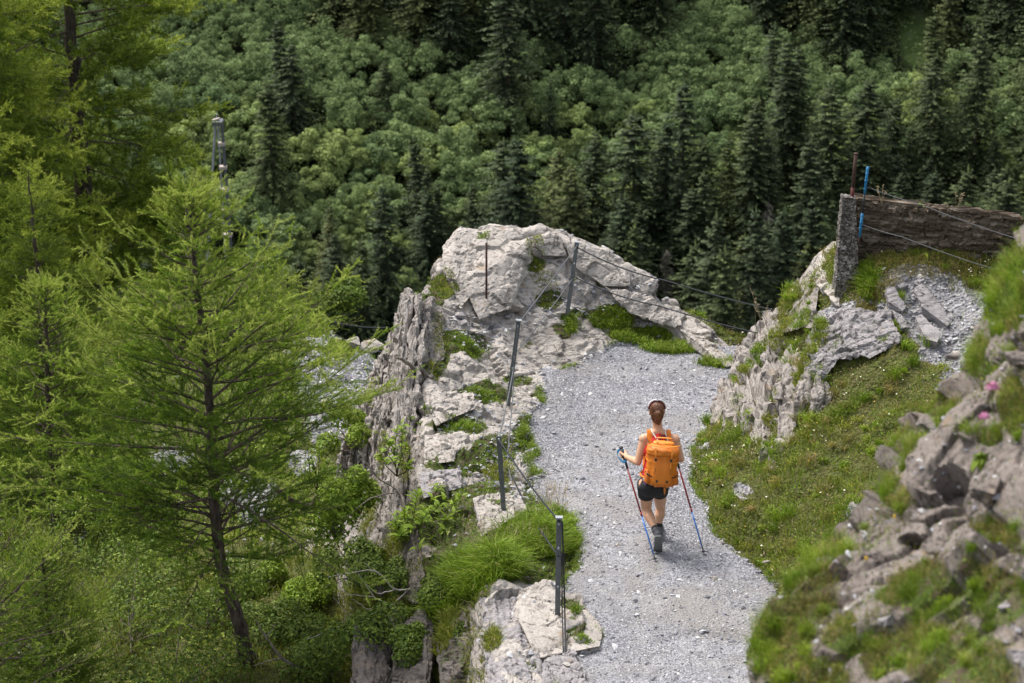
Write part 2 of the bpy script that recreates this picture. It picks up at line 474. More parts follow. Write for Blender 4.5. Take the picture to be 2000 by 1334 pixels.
# ------------------------------------------------------------------ the ridge: loft through stations along the path
# every station: world depth Y and 13 (px, z) points from the gully on the left to the slope on the right
ST = [
 (18.0, [(350,-6),(650,-5),(850,-2.5),(940,-.05),(1020,.05),(1080,0),(1300,0),(1500,0),(1540,.2),(1650,.6),(1800,1.),(2000,1.6),(2400,3)], 20),
 (20.0, [(400,-5),(690,-3.5),(880,-1.8),(945,-.02),(1030,.03),(1090,0),(1300,0),(1512,0),(1550,.2),(1650,.5),(1800,.9),(2000,1.5),(2400,3)], 20),
 (20.8, [(400,-4.5),(690,-3),(860,-1.6),(940,0),(1060,.06),(1165,0),(1350,0),(1530,0),(1570,.2),(1660,.5),(1800,.9),(2000,1.5),(2400,3)], 28),
 (21.9, [(400,-3.5),(680,-2.6),(830,-1.3),(930,.02),(1040,.05),(1110,0),(1320,-.02),(1505,0),(1570,.2),(1670,.5),(1800,.85),(2000,1.5),(2400,3)], 30),
 (23.1, [(400,-2.6),(660,-2),(770,-1),(870,0),(980,.08),(1125,0),(1270,0),(1400,0),(1480,.22),(1580,.5),(1720,.9),(1900,1.35),(2400,2.6)], 34),
 (24.45,[(400,-2.2),(650,-1.7),(740,-.8),(830,.1),(920,.15),(1045,0),(1200,0),(1345,0),(1430,.2),(1540,.55),(1680,1.1),(1850,1.5),(2400,2.6)], 38),
 (25.95,[(400,-2.3),(650,-1.6),(725,-.6),(815,.3),(905,.3),(1040,0),(1200,0),(1365,0),(1430,.25),(1520,.8),(1620,1.6),(1760,2.12),(2400,2.4)], 24),
 (26.8, [(400,-2.5),(660,-1.6),(735,-.4),(815,.55),(900,.42),(1045,.03),(1220,0),(1428,0),(1470,.5),(1550,1.4),(1640,2.0),(1760,1.9),(2400,1.9)], 24),
 (27.6, [(420,-3),(680,-1.5),(755,0),(820,.75),(900,.55),(1055,.06),(1250,0),(1480,0),(1540,.3),(1600,1.1),(1665,1.4),(1780,1.3),(2400,1.0)], 24),
 (28.4, [(450,-3.6),(700,-1.5),(775,.1),(830,.9),(920,.75),(1078,.13),(1280,0),(1520,0),(1600,.2),(1680,.5),(1760,.6),(1850,.6),(2400,.6)], 24),
 (29.0, [(480,-4.2),(740,-1.5),(815,.2),(855,1.05),(940,1.0),(1120,.45),(1265,.05),(1435,0),(1640,0),(1740,.2),(1800,.5),(1900,.8),(2400,1.5)], 26),
 (29.6, [(500,-5),(780,-1.6),(840,.2),(868,1.12),(930,1.33),(1100,1.2),(1222,.85),(1330,.3),(1440,-.32),(1600,-.9),(1750,-.6),(1900,0),(2400,.6)], 16),
 (30.0, [(500,-6.5),(780,-3.5),(850,-1.5),(875,.9),(935,1.2),(1100,1.1),(1215,.6),(1325,-.2),(1440,-.8),(1600,-1.6),(1750,-2),(1900,-1.5),(2400,-1)], 8),
 (30.2, [(500,-7.5),(780,-4.5),(850,-2.5),(875,0),(935,.3),(1100,.2),(1215,-.3),(1325,-1.1),(1440,-1.8),(1600,-2.6),(1750,-3),(1900,-2.5),(2400,-2)], 6),
 (31.0, [(500,-10),(780,-9),(850,-8),(900,-6),(960,-5),(1100,-5),(1215,-5),(1330,-6),(1440,-6),(1600,-7),(1750,-7),(1900,-7),(2400,-7)], 6),
 (33.0, [(450,-16),(700,-16),(800,-16),(900,-15),(960,-15),(1100,-15),(1215,-15),(1330,-15),(1440,-15),(1600,-15),(1750,-15),(1900,-15),(2400,-15)], 0),
]
CS = [10, 20, 30, 18, 20, 22, 22, 14, 18, 20, 16, 16]
RES = 1.35
ctrl = np.array([[PZ(px, Y, z) for px, z in row] for Y, row, _ in ST])
ru = params([max(2, int(s[2] * RES)) for s in ST[:-1]])
cu = params([max(2, int(c * RES)) for c in CS])
G = catmull(catmull(ctrl, ru, 0), cu, 1)
NR, NC = G.shape[:2]
N = grid_normals(G)
V = G.reshape(-1, 3); NV = N.reshape(-1, 3)
U = np.tile(cu, NR)
px, py = proj(V)
Yw = V[:, 1]
edge = 0.16 * fbm(V * 1.6, 3, 3)
pathw = sstep(U + edge * 2, 4.9, 5.15) * sstep(U + edge * 2, 7.2, 6.98) * sstep(Yw + edge * 1.5, 29.05 - 0.9 * sstep(px, 1250, 1080), 28.85 - 0.9 * sstep(px, 1250, 1080))
bankw = sstep(U, 6.95, 7.3) * (1 - pathw)
cliffw = sstep(U, 3.4, 2.7)
VEG_LEDGE = [(868,560,34,28),(845,590,24,18),(1045,514,24,17),(1075,585,26,20),(1030,500,16,9),(900,668,66,30),(850,700,28,40),(940,770,64,20),(900,830,60,20),
  (965,880,46,34),(1025,850,26,40),(880,900,60,24),(940,960,70,36),(850,1010,90,60),(1190,620,44,26),(1140,612,30,10),(1250,655,70,20),(1320,682,70,15),(1410,712,42,12),
  (1180,550,16,12),(1290,612,12,8),(1120,545,8,6),(1005,1070,150,75),(900,1130,80,60),(1140,1245,44,12),(1120,1190,30,18),(1050,960,30,40),(1110,620,20,8),(1010,740,30,12),(1050,770,14,8),(860,1200,60,60)]
veg = ell(px, py, VEG_LEDGE)
veg = np.clip(veg * 1.3 + 0.55 * fbm(V * 2.6, 4, 21) - 0.05, 0, 1) * sstep(U, 7.2, 6.9) * (1 - pathw)
crev = np.clip(fbm(V * 3.1, 4, 77) * 2.2 - 0.55, 0, 1) * (1 - pathw) * sstep(U, 7.0, 6.8) * sstep(py, 520, 640)
veg = np.maximum(veg, crev)
lowcliff = sstep(py, 1060, 1130) * sstep(U, 3.2, 2.6)
veg = np.maximum(veg, lowcliff * np.clip(0.45 + 1.2 * fbm(V * 1.7, 3, 31), 0, 1))
BARE = [(1830,880,70,50),(1810,960,50,24),(1700,1010,50,20),(1450,960,20,12),(1860,620,110,70),(1800,560,90,40),(1680,620,80,36),(1850,690,60,30),(1380,880,16,8),(1900,740,60,30)]
bare = ell(px, py, BARE)
bveg = np.clip(1 - bare * 1.1 + 0.45 * fbm(V * 2.2, 4, 41), 0, 1) * bankw
worn = np.clip(ell(px, py, [(1380,1240,110,60,.9),(1330,1180,90,40,.6),(1250,1060,60,110,.6),(1180,900,50,120,.5),(1230,780,90,50,.5)]) * (.7 + fbm(V * 2, 3, 14)) + .55 * fbm(V * .8, 4, 15) - .05, 0, 1) * pathw
veg_all = np.where(pathw > .5, worn, np.where(U > 6.97, bveg, veg))

stone_ = ell(px, py, BARE)
rockw = (1 - pathw) * (1 - bankw)
sl = V[:, 0] * 0.98 + V[:, 2] * -0.16 + V[:, 1] * 0.10      # axis across the standing slate layers
ph = sl / 0.085 + 0.8 * fbm(V * np.array([1.5, 1.5, 0.5]), 3, 51)
lay = _h(np.floor(ph).astype(int), np.zeros(len(ph), int), np.floor(V[:, 2] * 1.4 + 3 * _h(np.floor(ph).astype(int), np.zeros(len(ph), int), np.zeros(len(ph), int), 3)).astype(int), 9) - 0.5
lay = lay - 0.4 * np.clip(1 - np.minimum(ph % 1, 1 - ph % 1) / 0.14, 0, 1)
d = rockw * (0.12 * facets(V, 0.75, 1) + 0.045 * facets(V, 0.30, 2) + 0.010 * facets(V, 0.11, 3)) * (1 - 0.7 * cliffw)
d += rockw * cliffw * (0.15 * lay + 0.14 * fbm(V * np.array([1.2, 1.2, 1.2]), 4, 12) + 0.03 * facets(V, 0.16, 4))
d += rockw * np.clip(veg, 0, 1) * (0.05 * fbm(V * 6, 3, 6) - 0.02)
d += bankw * (0.16 * fbm(V * 1.7, 4, 7) + 0.045 * fbm(V * 7, 3, 8) + 0.05 * stone_ * facets(V, .25, 13))
d += pathw * (0.035 * fbm(V * 0.9, 3, 9) + 0.012 * fbm(V * 7, 2, 10))
d *= sstep(Yw, 31.5, 30.4)
V2 = V + NV * d[:, None]
V2[:, 2] -= 0.05 * ell(px, py, [(1370, 1250, 90, 22)]) * pathw
G2 = V2.reshape(NR, NC, 3)

def sub_mesh(name, c0, c1, mat, smooth, attrs):
    a, b = int(np.argmin(abs(cu - c0))), int(np.argmin(abs(cu - c1)))
    g = G2[:, a:b + 1]
    q = grid_quads(NR, b - a + 1)
    at = {k: v.reshape(NR, NC)[:, a:b + 1].ravel() for k, v in attrs.items()}
    return mesh_np(name, g.reshape(-1, 3), [q], smooth, at)
stone = ell(px, py, BARE) * 1.0
# split where the material changes; rows and columns stay shared so no gaps open
me = mesh_np('ridge', V2, [grid_quads(NR, NC)], False, {'veg': veg_all, 'stone': np.clip(stone + 0.3 * fbm(V * 3, 3, 2), 0, 1)})
q = grid_quads(NR, NC)
qc = q.min(axis=1)
pw = pathw[q].mean(1); uw = U[q].mean(1)
which = np.where(pw > 0.5, 0, np.where(uw < 6.97, 1, 2))
bpy.data.meshes.remove(me)
def part_mesh(name, sel, smooth):
    qq = q[which == sel]
    used, inv = np.unique(qq.ravel(), return_inverse=True)
    return mesh_np(name, V2[used], [inv.reshape(-1, 4)], smooth, {'veg': veg_all[used], 'stone': np.clip(stone + 0.3 * fbm(V * 3, 3, 2), 0, 1)[used]})
o = link('gravel_path', part_mesh('gravel_path', 0, True), M['gravel'], kind='structure')
o = link('cliff', part_mesh('cliff', 1, False), M['rock'], kind='structure')
cliff_me = o.data
cliff_me.materials.append(M['strata'])
qi = q[which == 1]
cw = cliffw[qi].mean(1) + 0.15 * fbm(V[qi[:, 0]] * 2, 3, 5)
cliff_me.polygons.foreach_set('material_index', (cw > 0.45).astype(np.int32))
o = link('bank', part_mesh('bank', 2, True), M['soil'], kind='structure')

# ------------------------------------------------------------------ the gully slope to the left of the ridge
def loft(name, rows, rc, cc, dispf, mat, smooth=True, kind='structure', attrf=None):
    c = np.array([[PZ(*p) for p in r] for r in rows])
    g = catmull(catmull(c, params(rc), 0), params(cc), 1)
    n = grid_normals(g); v = g.reshape(-1, 3); nv = n.reshape(-1, 3)
    v2 = v + nv * dispf(v)[:, None]
    at = attrf(v2) if attrf else {}
    o = link(name, mesh_np(name, v2, [grid_quads(*g.shape[:2])], smooth, at), mat, kind=kind)
    return o, v2, at, g.shape[:2]

GUL = [  # (px, Y, z, 0): far to near
 [(-900,75,-14),(-300,75,-13.5),(100,72,-14),(400,70,-16),(600,66,-18),(720,64,-20),(760,64,-24),(900,64,-30)],
 [(-900,55,-7.5),(-300,54,-7.5),(150,52,-7.6),(420,49,-6.6),(560,47,-6.9),(700,47,-8.2),(760,47,-10),(900,48,-16)],
 [(-900,45,-5.2),(-300,45,-5.2),(150,45,-5),(430,45,-4.3),(560,45,-4.9),(680,44,-5.5),(755,43,-6.1),(900,43,-12)],
 [(-900,38,-4),(-300,38,-4.1),(150,38,-4.2),(430,38,-3.6),(560,38,-3.8),(680,38,-4.0),(740,38,-4.2),(900,38,-6)],
 [(-900,32,-3.0),(-300,32,-3.1),(150,32,-3.3),(430,32,-3.0),(560,32,-2.9),(680,32,-2.9),(760,32,-2.9),(900,32,-3)],
 [(-900,26,-1.8),(-300,26,-2),(150,26,-2.2),(430,26,-1.9),(560,26,-1.75),(680,26,-1.6),(760,26,-1.5),(900,26,-1.5)],
 [(-900,22,-1.1),(-300,22,-1.5),(150,22,-1.9),(430,22,-1.5),(560,22,-1.5),(680,22,-1.9),(800,22,-2.4),(900,22,-2.6)],
 [(-900,19,-1),(-300,19,-1.8),(150,19,-2.5),(430,19,-2.4),(560,19,-2.6),(680,19,-3),(800,19,-3.5),(900,19,-4)],
 [(-900,16,-3),(-300,16,-4),(150,16,-5),(430,16,-5),(560,16,-5),(680,16,-6),(800,16,-6),(900,16,-6)],
]
SCREE = [(655,770,80,70),(610,720,50,30),(640,840,50,34),(480,960,70,34),(690,660,60,18),(610,668,40,8),(500,1010,40,20),(590,900,34,24),(330,900,40,24),(710,760,40,80)]
def gatt(v):
    x, y = proj(v)
    s = np.clip(ell(x, y, SCREE) + 0.5 * fbm(v * 0.9, 4, 61) - 0.1, 0, 1)
    return {'stone': s, 'veg': 1 - s}
gully, GV, GA, GS = loft('hillside', GUL, [14, 24, 30, 34, 40, 44, 30, 10], [20, 24, 40, 34, 40, 34, 20],
    lambda v: 0.28 * fbm(v * 0.7, 3, 62) + 0.10 * facets(v, 0.8, 63) + 0.03 * fbm(v * 5, 2, 64), M['soil'], False, attrf=gatt)

# ------------------------------------------------------------------ the near bank at the right edge
NB = [
 [(2010,395,11.5),(1925,560,11.3),(1872,720,11.0),(1800,860,10.8),(1730,980,10.6),(1690,1060,10.5),(1560,1180,10.3),(1510,1260,10.1),(1490,1360,9.9),(1480,1500,9.6)],
 [(2005,430,10.3),(1930,570,10.1),(1878,720,9.9),(1806,850,9.7),(1728,975,9.5),(1688,1060,9.4),(1560,1160,9.2),(1516,1250,9.0),(1494,1350,8.8),(1480,1500,8.5)],
 [(2080,470,10.0),(1990,600,9.8),(1935,740,9.6),(1880,880,9.4),(1800,1000,9.2),(1750,1090,9.1),(1640,1180,8.9),(1580,1280,8.7),(1560,1380,8.5),(1540,1500,8.3)],
 [(2180,520,9.6),(2090,650,9.4),(2030,780,9.2),(1970,920,9.0),(1900,1040,8.8),(1830,1130,8.6),(1740,1220,8.5),(1680,1310,8.3),(1640,1400,8.1),(1600,1520,7.9)],
 [(2400,600,9.0),(2280,740,8.8),(2200,860,8.5),(2120,980,8.3),(2020,1100,8.1),(1960,1200,8.0),(1880,1300,7.8),(1800,1380,7.7),(1740,1460,7.5),(1700,1560,7.4)],
 [(2800,700,8.2),(2600,850,8.0),(2450,980,7.8),(2300,1100,7.6),(2200,1250,7.4),(2120,1350,7.3),(2040,1440,7.1),(1950,1500,7.0),(1900,1560,6.9),(1850,1700,6.7)],
]
NB = [[tuple(P(x_ + 48 * max(0, min(1, (1150 - y_) / 500)), y_ + 55 * max(0, min(1, (800 - y_) / 350)), Y_0)) for x_, y_, Y_0 in r] for r in NB]
low = [[(x + 0.25, y + 1.2, z - 2.6) for x, y, z in NB[0]]]
nb = np.array(low + NB)
g = catmull(catmull(nb, params([10, 26, 30, 44, 50, 40]), 0), params([26] * 9), 1)
n = grid_normals(g); NBV = g.reshape(-1, 3); nn = n.reshape(-1, 3)
if nn[len(nn) // 2, 2] < 0: nn = -nn
nx, ny = proj(NBV)
nveg = np.clip(ell(nx, ny, [(1960,540,60,110),(1900,680,30,60),(1840,800,30,30),(1775,860,26,40),(1740,960,20,40),(1580,1150,60,60),(1540,1260,50,90),(1620,1080,40,20),
     (1800,1160,90,50),(1940,1160,60,50),(1850,1280,130,70),(1720,1290,40,40),(1960,1060,40,20),(1990,800,30,60),(1940,860,30,20),(1650,1250,40,40),(1600,1320,60,30)]) + 0.75 * fbm(NBV * 3, 4, 71) - 0.0, 0, 1)
nbr = np.stack([NBV[:, 0] * .8 + NBV[:, 2] * .6, NBV[:, 1], NBV[:, 2] * .8 - NBV[:, 0] * .6], 1)
dn = 0.12 * facets(nbr * np.array([.55, .8, 1.9]), 0.50, 72) + 0.045 * facets(nbr * np.array([.5, 1, 2.4]), 0.20, 73) + 0.007 * facets(NBV, 0.05, 74) + 0.07 * fbm(NBV * 2.2, 4, 75)
# the dark undercut hollows below the rock noses
hol = ell(nx, ny, [(1870,1015,34,26),(1850,935,36,22),(1770,1050,20,12)])
dn = dn * (1 - 0.5 * nveg) - 0.16 * hol
NB2 = NBV + nn * dn[:, None]
near_bank = link('rocky_bank', mesh_np('rocky_bank', NB2, [grid_quads(*g.shape[:2])], False, {'veg': nveg}), M['bankrock'], kind='structure')
NBS = g.shape[:2]

# ------------------------------------------------------------------ valley and the far slope
def zfar(x, y):
    z = np.interp(y, [10, 40, 70, 110, 170, 215, 250, 330, 420, 700, 1400], [-24, -26, -40, -62, -108, -113, -93.5, -50.5, -5, 150, 520])
    z = z + 2.2 * fbm(np.stack([x / 26, y / 26, 0 * x], 1), 4, 81) + 9 * vnoise(np.stack([x / 90, y / 90, 0 * x], 1), 82) * sstep(y, 180, 400)
    return z + 6 * sstep(np.abs(x), 60, 400) * sstep(y, 60, 20)
fy = np.concatenate([np.linspace(10, 70, 16), np.linspace(76, 220, 26), np.linspace(223, 460, 110), np.linspace(475, 1400, 30)])
fx = np.concatenate([np.linspace(-900, -160, 16), np.linspace(-150, 150, 120), np.linspace(160, 900, 16)])
X, Y_ = np.meshgrid(fx, fy)
FV = np.stack([X.ravel(), Y_.ravel(), zfar(X.ravel(), Y_.ravel())], 1)
qx, qy = proj(FV)
fveg = ell(qx, qy, [(1790, 60, 50, 80), (1840, -20, 60, 60), (1700, 10, 30, 30)]) * sstep(FV[:, 1], 200, 240)
fst = ell(qx, qy, [(1878, 100, 11, 60), (1905, 190, 12, 50), (1865, 40, 9, 40)]) * sstep(FV[:, 1], 200, 240)
link('far_mountainside', mesh_np('far_mountainside', FV, [grid_quads(len(fy), len(fx))], True, {'veg': fveg, 'stone': fst}), M['floor'], kind='structure')

# ------------------------------------------------------------------ ray casting onto the built ground, to stand things on it
def bvh(objs):
    vs, fs, k = [], [], 0
    for ob in objs:
        m = ob.data
        a = np.empty(len(m.vertices) * 3, np.float32); m.vertices.foreach_get('co', a); a = a.reshape(-1, 3)
        l = np.empty(len(m.loops), np.int32); m.loops.foreach_get('vertex_index', l)
        vs.append(a); fs.append(l.reshape(-1, 4) + k); k += len(a)
    return BVHTree.FromPolygons(np.concatenate(vs).tolist(), np.concatenate(fs).tolist())
D = bpy.data.objects
ridge_bvh = bvh([D['gravel_path'], D['cliff'], D['bank']])
gully_bvh = bvh([gully]); near_bvh = bvh([near_bank])
def ray(b, px, py, default=24.0):
    d = Vector(P(px, py, 10.0)) - Vector((0, 0, CZ)); d.normalize()
    hit = b.ray_cast(Vector((0, 0, CZ)), d)
    return np.array(hit[0]) if hit[0] is not None else P(px, py, default)
def surf(px, py, default=24.0): return ray(ridge_bvh, px, py, default)
def drop(b, x, y, top=30.0):
    h = b.ray_cast(Vector((x, y, top)), Vector((0, 0, -1)))
    return h[0].z if h[0] is not None else None
# ------------------------------------------------------------------ rocks
def hull_mesh(name, pts, sub=3, amp=0.03, fscale=0.2, seed=0, axis=None, layer=0.05, veg=0, smooth=False, origin=None):
    import bmesh
    bm = bmesh.new()
    for p in pts: bm.verts.new(p)
    r = bmesh.ops.convex_hull(bm, input=bm.verts)
    junk = [e for e in r['geom_interior'] + r['geom_unused'] if isinstance(e, bmesh.types.BMVert)]
    if junk: bmesh.ops.delete(bm, geom=list(set(junk)), context='VERTS')
    bmesh.ops.triangulate(bm, faces=bm.faces)
    for k in range(sub):
        # split only long edges so that triangles stay even
        L = sorted(e.calc_length() for e in bm.edges)
        lim = L[len(L) // 3] * 0.9 if k < 2 else L[0]
        bmesh.ops.subdivide_edges(bm, edges=[e for e in bm.edges if e.calc_length() >= lim], cuts=1, use_grid_fill=False)
        bmesh.ops.triangulate(bm, faces=bm.faces)
    bm.normal_update()
    v = np.array([x.co for x in bm.verts]); nr = np.array([x.normal for x in bm.verts])
    d = amp * facets(v + seed * 3.7, fscale, seed) + amp * 0.5 * fbm(v * 2.2 / fscale * 0.5 + seed, 3, seed + 1) + amp * .45 * facets(v + seed, fscale * .38, seed + 2)
    if axis is not None:
        ax = np.asarray(axis, float); ax /= np.linalg.norm(ax)
        s = v @ ax / layer + 0.6 * fbm(v * 2.5, 3, seed + 5)
        l = _h(np.floor(s).astype(int), np.full(len(s), seed), np.zeros(len(s), int), 4) - 0.5
        fr = np.minimum(s % 1, 1 - s % 1)
        d = d + (l * 0.9 - 0.5 * np.clip(1 - fr / 0.15, 0, 1)) * layer * 0.55
    v = v + nr * d[:, None]
    f = np.array([[x.index for x in fc.verts] for fc in bm.faces])
    bm.free()
    up = np.clip(veg * 2 * (0.5 + fbm(v * 5, 3, seed + 8)), 0, 1) if veg else np.zeros(len(v))
    if origin is not None: v = v - origin
    return mesh_np(name, v, [f], smooth, {'veg': up})

def W(L): return np.array([P(*p) for p in L])

# standing slate layers on the left side of the ridge (one outcrop, each layer a piece of it)
out_l = empty('slate_outcrop', P(770, 1000, 25.2), 'tall grey slate outcrop of upright leaning layers on the left edge of the trail ridge', 'rock outcrop')
bpy.context.view_layer.update()
# (top px, top py, bottom px, bottom py, width px, Y top, Y bottom)
FINS = [(712,792,664,900,16,27.4,27.0),(726,742,690,880,15,27.5,26.6),(738,708,694,960,15,27.5,26.2),(750,690,700,1010,14,27.4,25.7),(762,655,712,1050,14,27.5,25.3),
 (774,628,720,1070,15,27.5,25.1),(787,580,733,1078,17,27.45,24.9),(801,578,752,1075,15,27.35,24.8),(814,592,770,1040,14,27.2,24.9),(826,640,786,960,14,26.9,25.2),
 (836,592,822,700,18,27.7,27.0),(850,690,828,740,18,26.9,26.6),(756,770,742,1060,11,26.4,24.85),(782,720,762,1065,10,26.5,24.75)]
for k, (tx, ty, bx, by, w, y0, y1) in enumerate(FINS):
    pts = []
    rr = random.Random(k)
    n = 5
    for i in range(n):
        f = i / (n - 1)
        cx = tx + (bx - tx) * f + rr.uniform(-2, 2); cy = ty + (by - ty) * f; Yc = y0 + (y1 - y0) * f
        ww = w * (0.55 if i == 0 else 1.0 + 0.25 * rr.random()) * 0.62
        c = P(cx, cy, min(Yc, surf(cx, cy, 99)[1] - 0.06))
        ex = ww / F * 27
        for sx in (-1, 1):
            pts.append(c + np.array([sx * ex, -0.03 + rr.uniform(-.03, .03), rr.uniform(-.04, .04)]))
            pts.append(c + np.array([sx * ex * 1.0 + 0.02, 0.55, -0.1 + rr.uniform(-.1, .06)]))
    pts = np.array(pts); pts[-4:, 2] -= 0.25
    o = link('slate_layer', hull_mesh('slate_layer', pts - P(770, 1000, 25.2), 5, 0.055, 0.22, 100 + k, (1, 0.1, 0.15), 0.05), M['strata'], out_l)

def rock(name, L, label, cat='rock', mat='rock', sub=5, amp=0.03, fs=0.22, seed=0, axis=None, layer=0.05, veg=0, thick=0.5, group=None, down=0.15, parent=None):
    """L: outline points (px, py, Y) of the face seen; the body goes back by thick (metres)"""
    a = []
    for x_, y_, Y_0 in L:                      # stand a little proud of the ridge surface
        h = surf(x_, y_, 99)
        a.append(P(x_, y_, min(Y_0, h[1] - 0.10)))
    a = np.array(a)
    c = a.mean(0)
    b = c + (a - c) * 0.9 + np.array([0, thick, -down])
    pts = np.vstack([a, b]) + (RS.rand(len(a) * 2, 3) - 0.5) * amp
    return link(name, hull_mesh(name, pts, sub, amp, fs, seed, axis, layer, veg), M[mat], parent, label, cat if parent is None else None, group)

# the pale summit: big split blocks set into the ridge
rock('boulder', [(866,482,29.35),(872,540,29.2),(893,452,29.5),(912,449,29.6),(898,600,29.0),(930,470,29.5),(935,560,29.15)], 'upright pale block at the left end of the bare summit rock', seed=3, thick=.45)
rock('boulder', [(925,468,29.7),(1035,470,29.75),(1040,505,29.5),(985,560,29.15),(935,620,28.75),(905,560,29.1),(1000,600,28.95)], 'large smooth pale boulder behind the thin rusty rod on the summit', seed=4, thick=.3, amp=.035, fs=.35)
rock('boulder', [(1042,466,29.8),(1092,462,29.85),(1108,500,29.65),(1060,498,29.6)], 'pale block on the summit just left of the tallest cable post', seed=5, thick=.3)
rock('boulder', [(1100,474,29.85),(1180,486,29.8),(1222,512,29.7),(1228,556,29.5),(1180,560,29.3),(1120,520,29.45)], 'broad pale boulder on the summit right of the tallest cable post', seed=6, thick=.35, fs=.3)
rock('boulder', [(1180,560,29.4),(1250,575,29.45),(1330,610,29.4),(1320,640,29.2),(1230,610,29.2)], 'low pale broken rock rib below the summit beside the green grass strip', seed=7, thick=.3)
rock('boulder', [(1288,592,29.6),(1326,600,29.6),(1332,636,29.5),(1290,634,29.4)], 'square pale block standing on the rim above the path', seed=8, thick=.25, sub=3, amp=.015)
rock('boulder', [(1330,640,29.4),(1380,665,29.4),(1435,712,29.1),(1420,716,28.95),(1350,680,29.1)], 'long pale rock rim sloping down to the far end of the path', seed=9, thick=.3)
rock('boulder', [(845,770,26.8),(925,762,26.9),(930,800,26.5),(850,830,26.2),(838,800,26.4)], 'grey ledge rock left of the cable posts above the green sapling', seed=12, thick=.3)
rock('boulder', [(838,590,28.2),(868,595,28.2),(865,700,27.4),(838,720,27.2),(828,650,27.7)], 'upright grey block beside the mossy patch at the top of the slate outcrop', seed=13, thick=.35, mat='strata', axis=(1, .1, .1))
rock('boulder', [(830,850,25.9),(905,842,26.0),(890,900,25.4),(832,905,25.3)], 'pale ledge rock in the middle of the left ledge', seed=14, thick=.3)
rock('boulder', [(820,925,25.2),(900,915,25.3),(905,950,24.9),(830,975,24.6)], 'low layered ledge rock left of the third cable post', seed=16, thick=.3, mat='slab')
rock('boulder', [(925,975,24.6),(1000,960,24.7),(1005,1010,24.1),(940,1050,23.7)], 'pale bedrock at the foot of the third cable post', seed=17, thick=.3)
# the block edge at the bottom
rock('boulder', [(1012,1168,21.75),(1130,1158,21.9),(1180,1225,21.15),(1175,1262,20.8),(1050,1285,20.6),(1012,1210,21.2)], 'big flat topped grey block at the foot of the nearest cable post', seed=18, thick=.15, amp=.018, fs=.5, mat='rock', down=.5, axis=(0, .1, 1), layer=.12)
rock('boulder', [(935,1168,21.9),(1005,1172,21.8),(1018,1230,21.2),(1060,1300,20.6),(1050,1400,20.2),(960,1400,20.2),(942,1250,20.9)], 'dark fractured rock edge at the bottom beside the flat grey block', seed=19, thick=.5, mat='slab', axis=(1, .1, .4), layer=.06, veg=.2)
rock('boulder', [(1060,1290,20.5),(1120,1270,20.6),(1150,1340,20.0),(1060,1360,19.9)], 'crumbling grey rock edge at the bottom of the path', seed=20, thick=.2, down=.3, mat='slab')
rock('boulder', [(690,1215,22.2),(735,1215,22.5),(765,1250,22.3),(755,1400,21.0),(680,1400,21.0)], 'rounded brown rock standing low in the gully at the bottom edge', seed=21, thick=.5, mat='shadeslate', axis=(1, 0, .4), layer=.07)
rock('boulder', [(775,1240,22.0),(835,1180,22.4),(850,1250,21.9),(830,1400,20.8),(770,1400,20.9)], 'narrow upright slate rib low on the cliff at the bottom edge', seed=22, thick=.5, mat='shadeslate', axis=(1, 0, .1), layer=.05)
rock('boulder', [(860,1220,21.9),(905,1190,22.2),(920,1260,21.6),(910,1400,20.7),(860,1400,20.7)], 'upright slate rib in the shade below the tall fresh grass', seed=23, thick=.5, mat='shadeslate', axis=(1, 0, .1), layer=.05, veg=.3)
rock('boulder', [(770,1040,23.9),(815,1030,24.1),(830,1130,23.4),(815,1180,23.0),(770,1160,23.1)], 'dark slate rib half hidden by leaves below the leafy shrub', seed=24, thick=.5, mat='shadeslate', axis=(1, 0, .1), layer=.05, veg=.3)

# the rock wall at the right side of the path
out_r = empty('rock_wall', P(1470, 830, 26.6), 'grey weathered slate wall where the path bends out of sight on the right', 'rock outcrop')
RW = [(1440,702,1430,835,24,27.1,26.5),(1452,690,1448,850,24,27.0,26.3),(1470,668,1470,862,26,27.0,26.2),(1490,640,1492,872,26,27.0,26.0),(1512,632,1505,860,22,27.0,26.2),
      (1500,780,1497,905,20,26.0,25.3),(1545,738,1512,950,26,25.7,24.55),(1560,700,1535,800,30,26.2,25.7),(1585,735,1560,830,24,25.9,25.4),(1610,742,1600,800,22,25.6,25.2),(1530,650,1530,760,28,26.9,26.0),(1408,778,1396,838,12,26.9,26.6),(1425,760,1420,850,18,26.8,26.3)]
o0 = P(1470, 830, 26.6)
for k, (tx, ty, bx, by, w, y0, y1) in enumerate(RW):
    rr = random.Random(50 + k); pts = []
    for i in range(5):
        f = i / 4
        xx_, yy_ = tx + (bx - tx) * f + rr.uniform(-4, 4), ty + (by - ty) * f
        c = P(xx_, yy_, min(y0 + (y1 - y0) * f, surf(xx_, yy_, 99)[1] - 0.1))
        ex = w * (0.6 if i == 0 else 1 + 0.4 * rr.random()) * .62 / F * 27
        for sx in (-1, 1):
            pts.append(c + np.array([sx * ex, rr.uniform(-.06, .04), 0]))
            pts.append(c + np.array([sx * ex + .1, 0.6, rr.uniform(-.1, .05)]))
    pts = np.array(pts); pts[-4:, 2] -= .3
    link('slate_column', hull_mesh('slate_column', pts - o0, 4, 0.055, 0.28, 150 + k, (1, .1, -.12), 0.075, .15), M['strata'], out_r)
rock('boulder', [(1596,498,27.2),(1640,470,27.2),(1640,600,26.4),(1600,560,26.8),(1570,545,27.1)], 'pale rock face falling away left of the concrete post', seed=31, thick=.4, mat='rock')
rock('boulder', [(1560,545,27.2),(1600,540,27.0),(1590,640,26.4),(1520,650,26.8)], 'grey rock below the pale face on the outer edge of the grassy shoulder', seed=32, thick=.4, mat='strata', veg=.4)
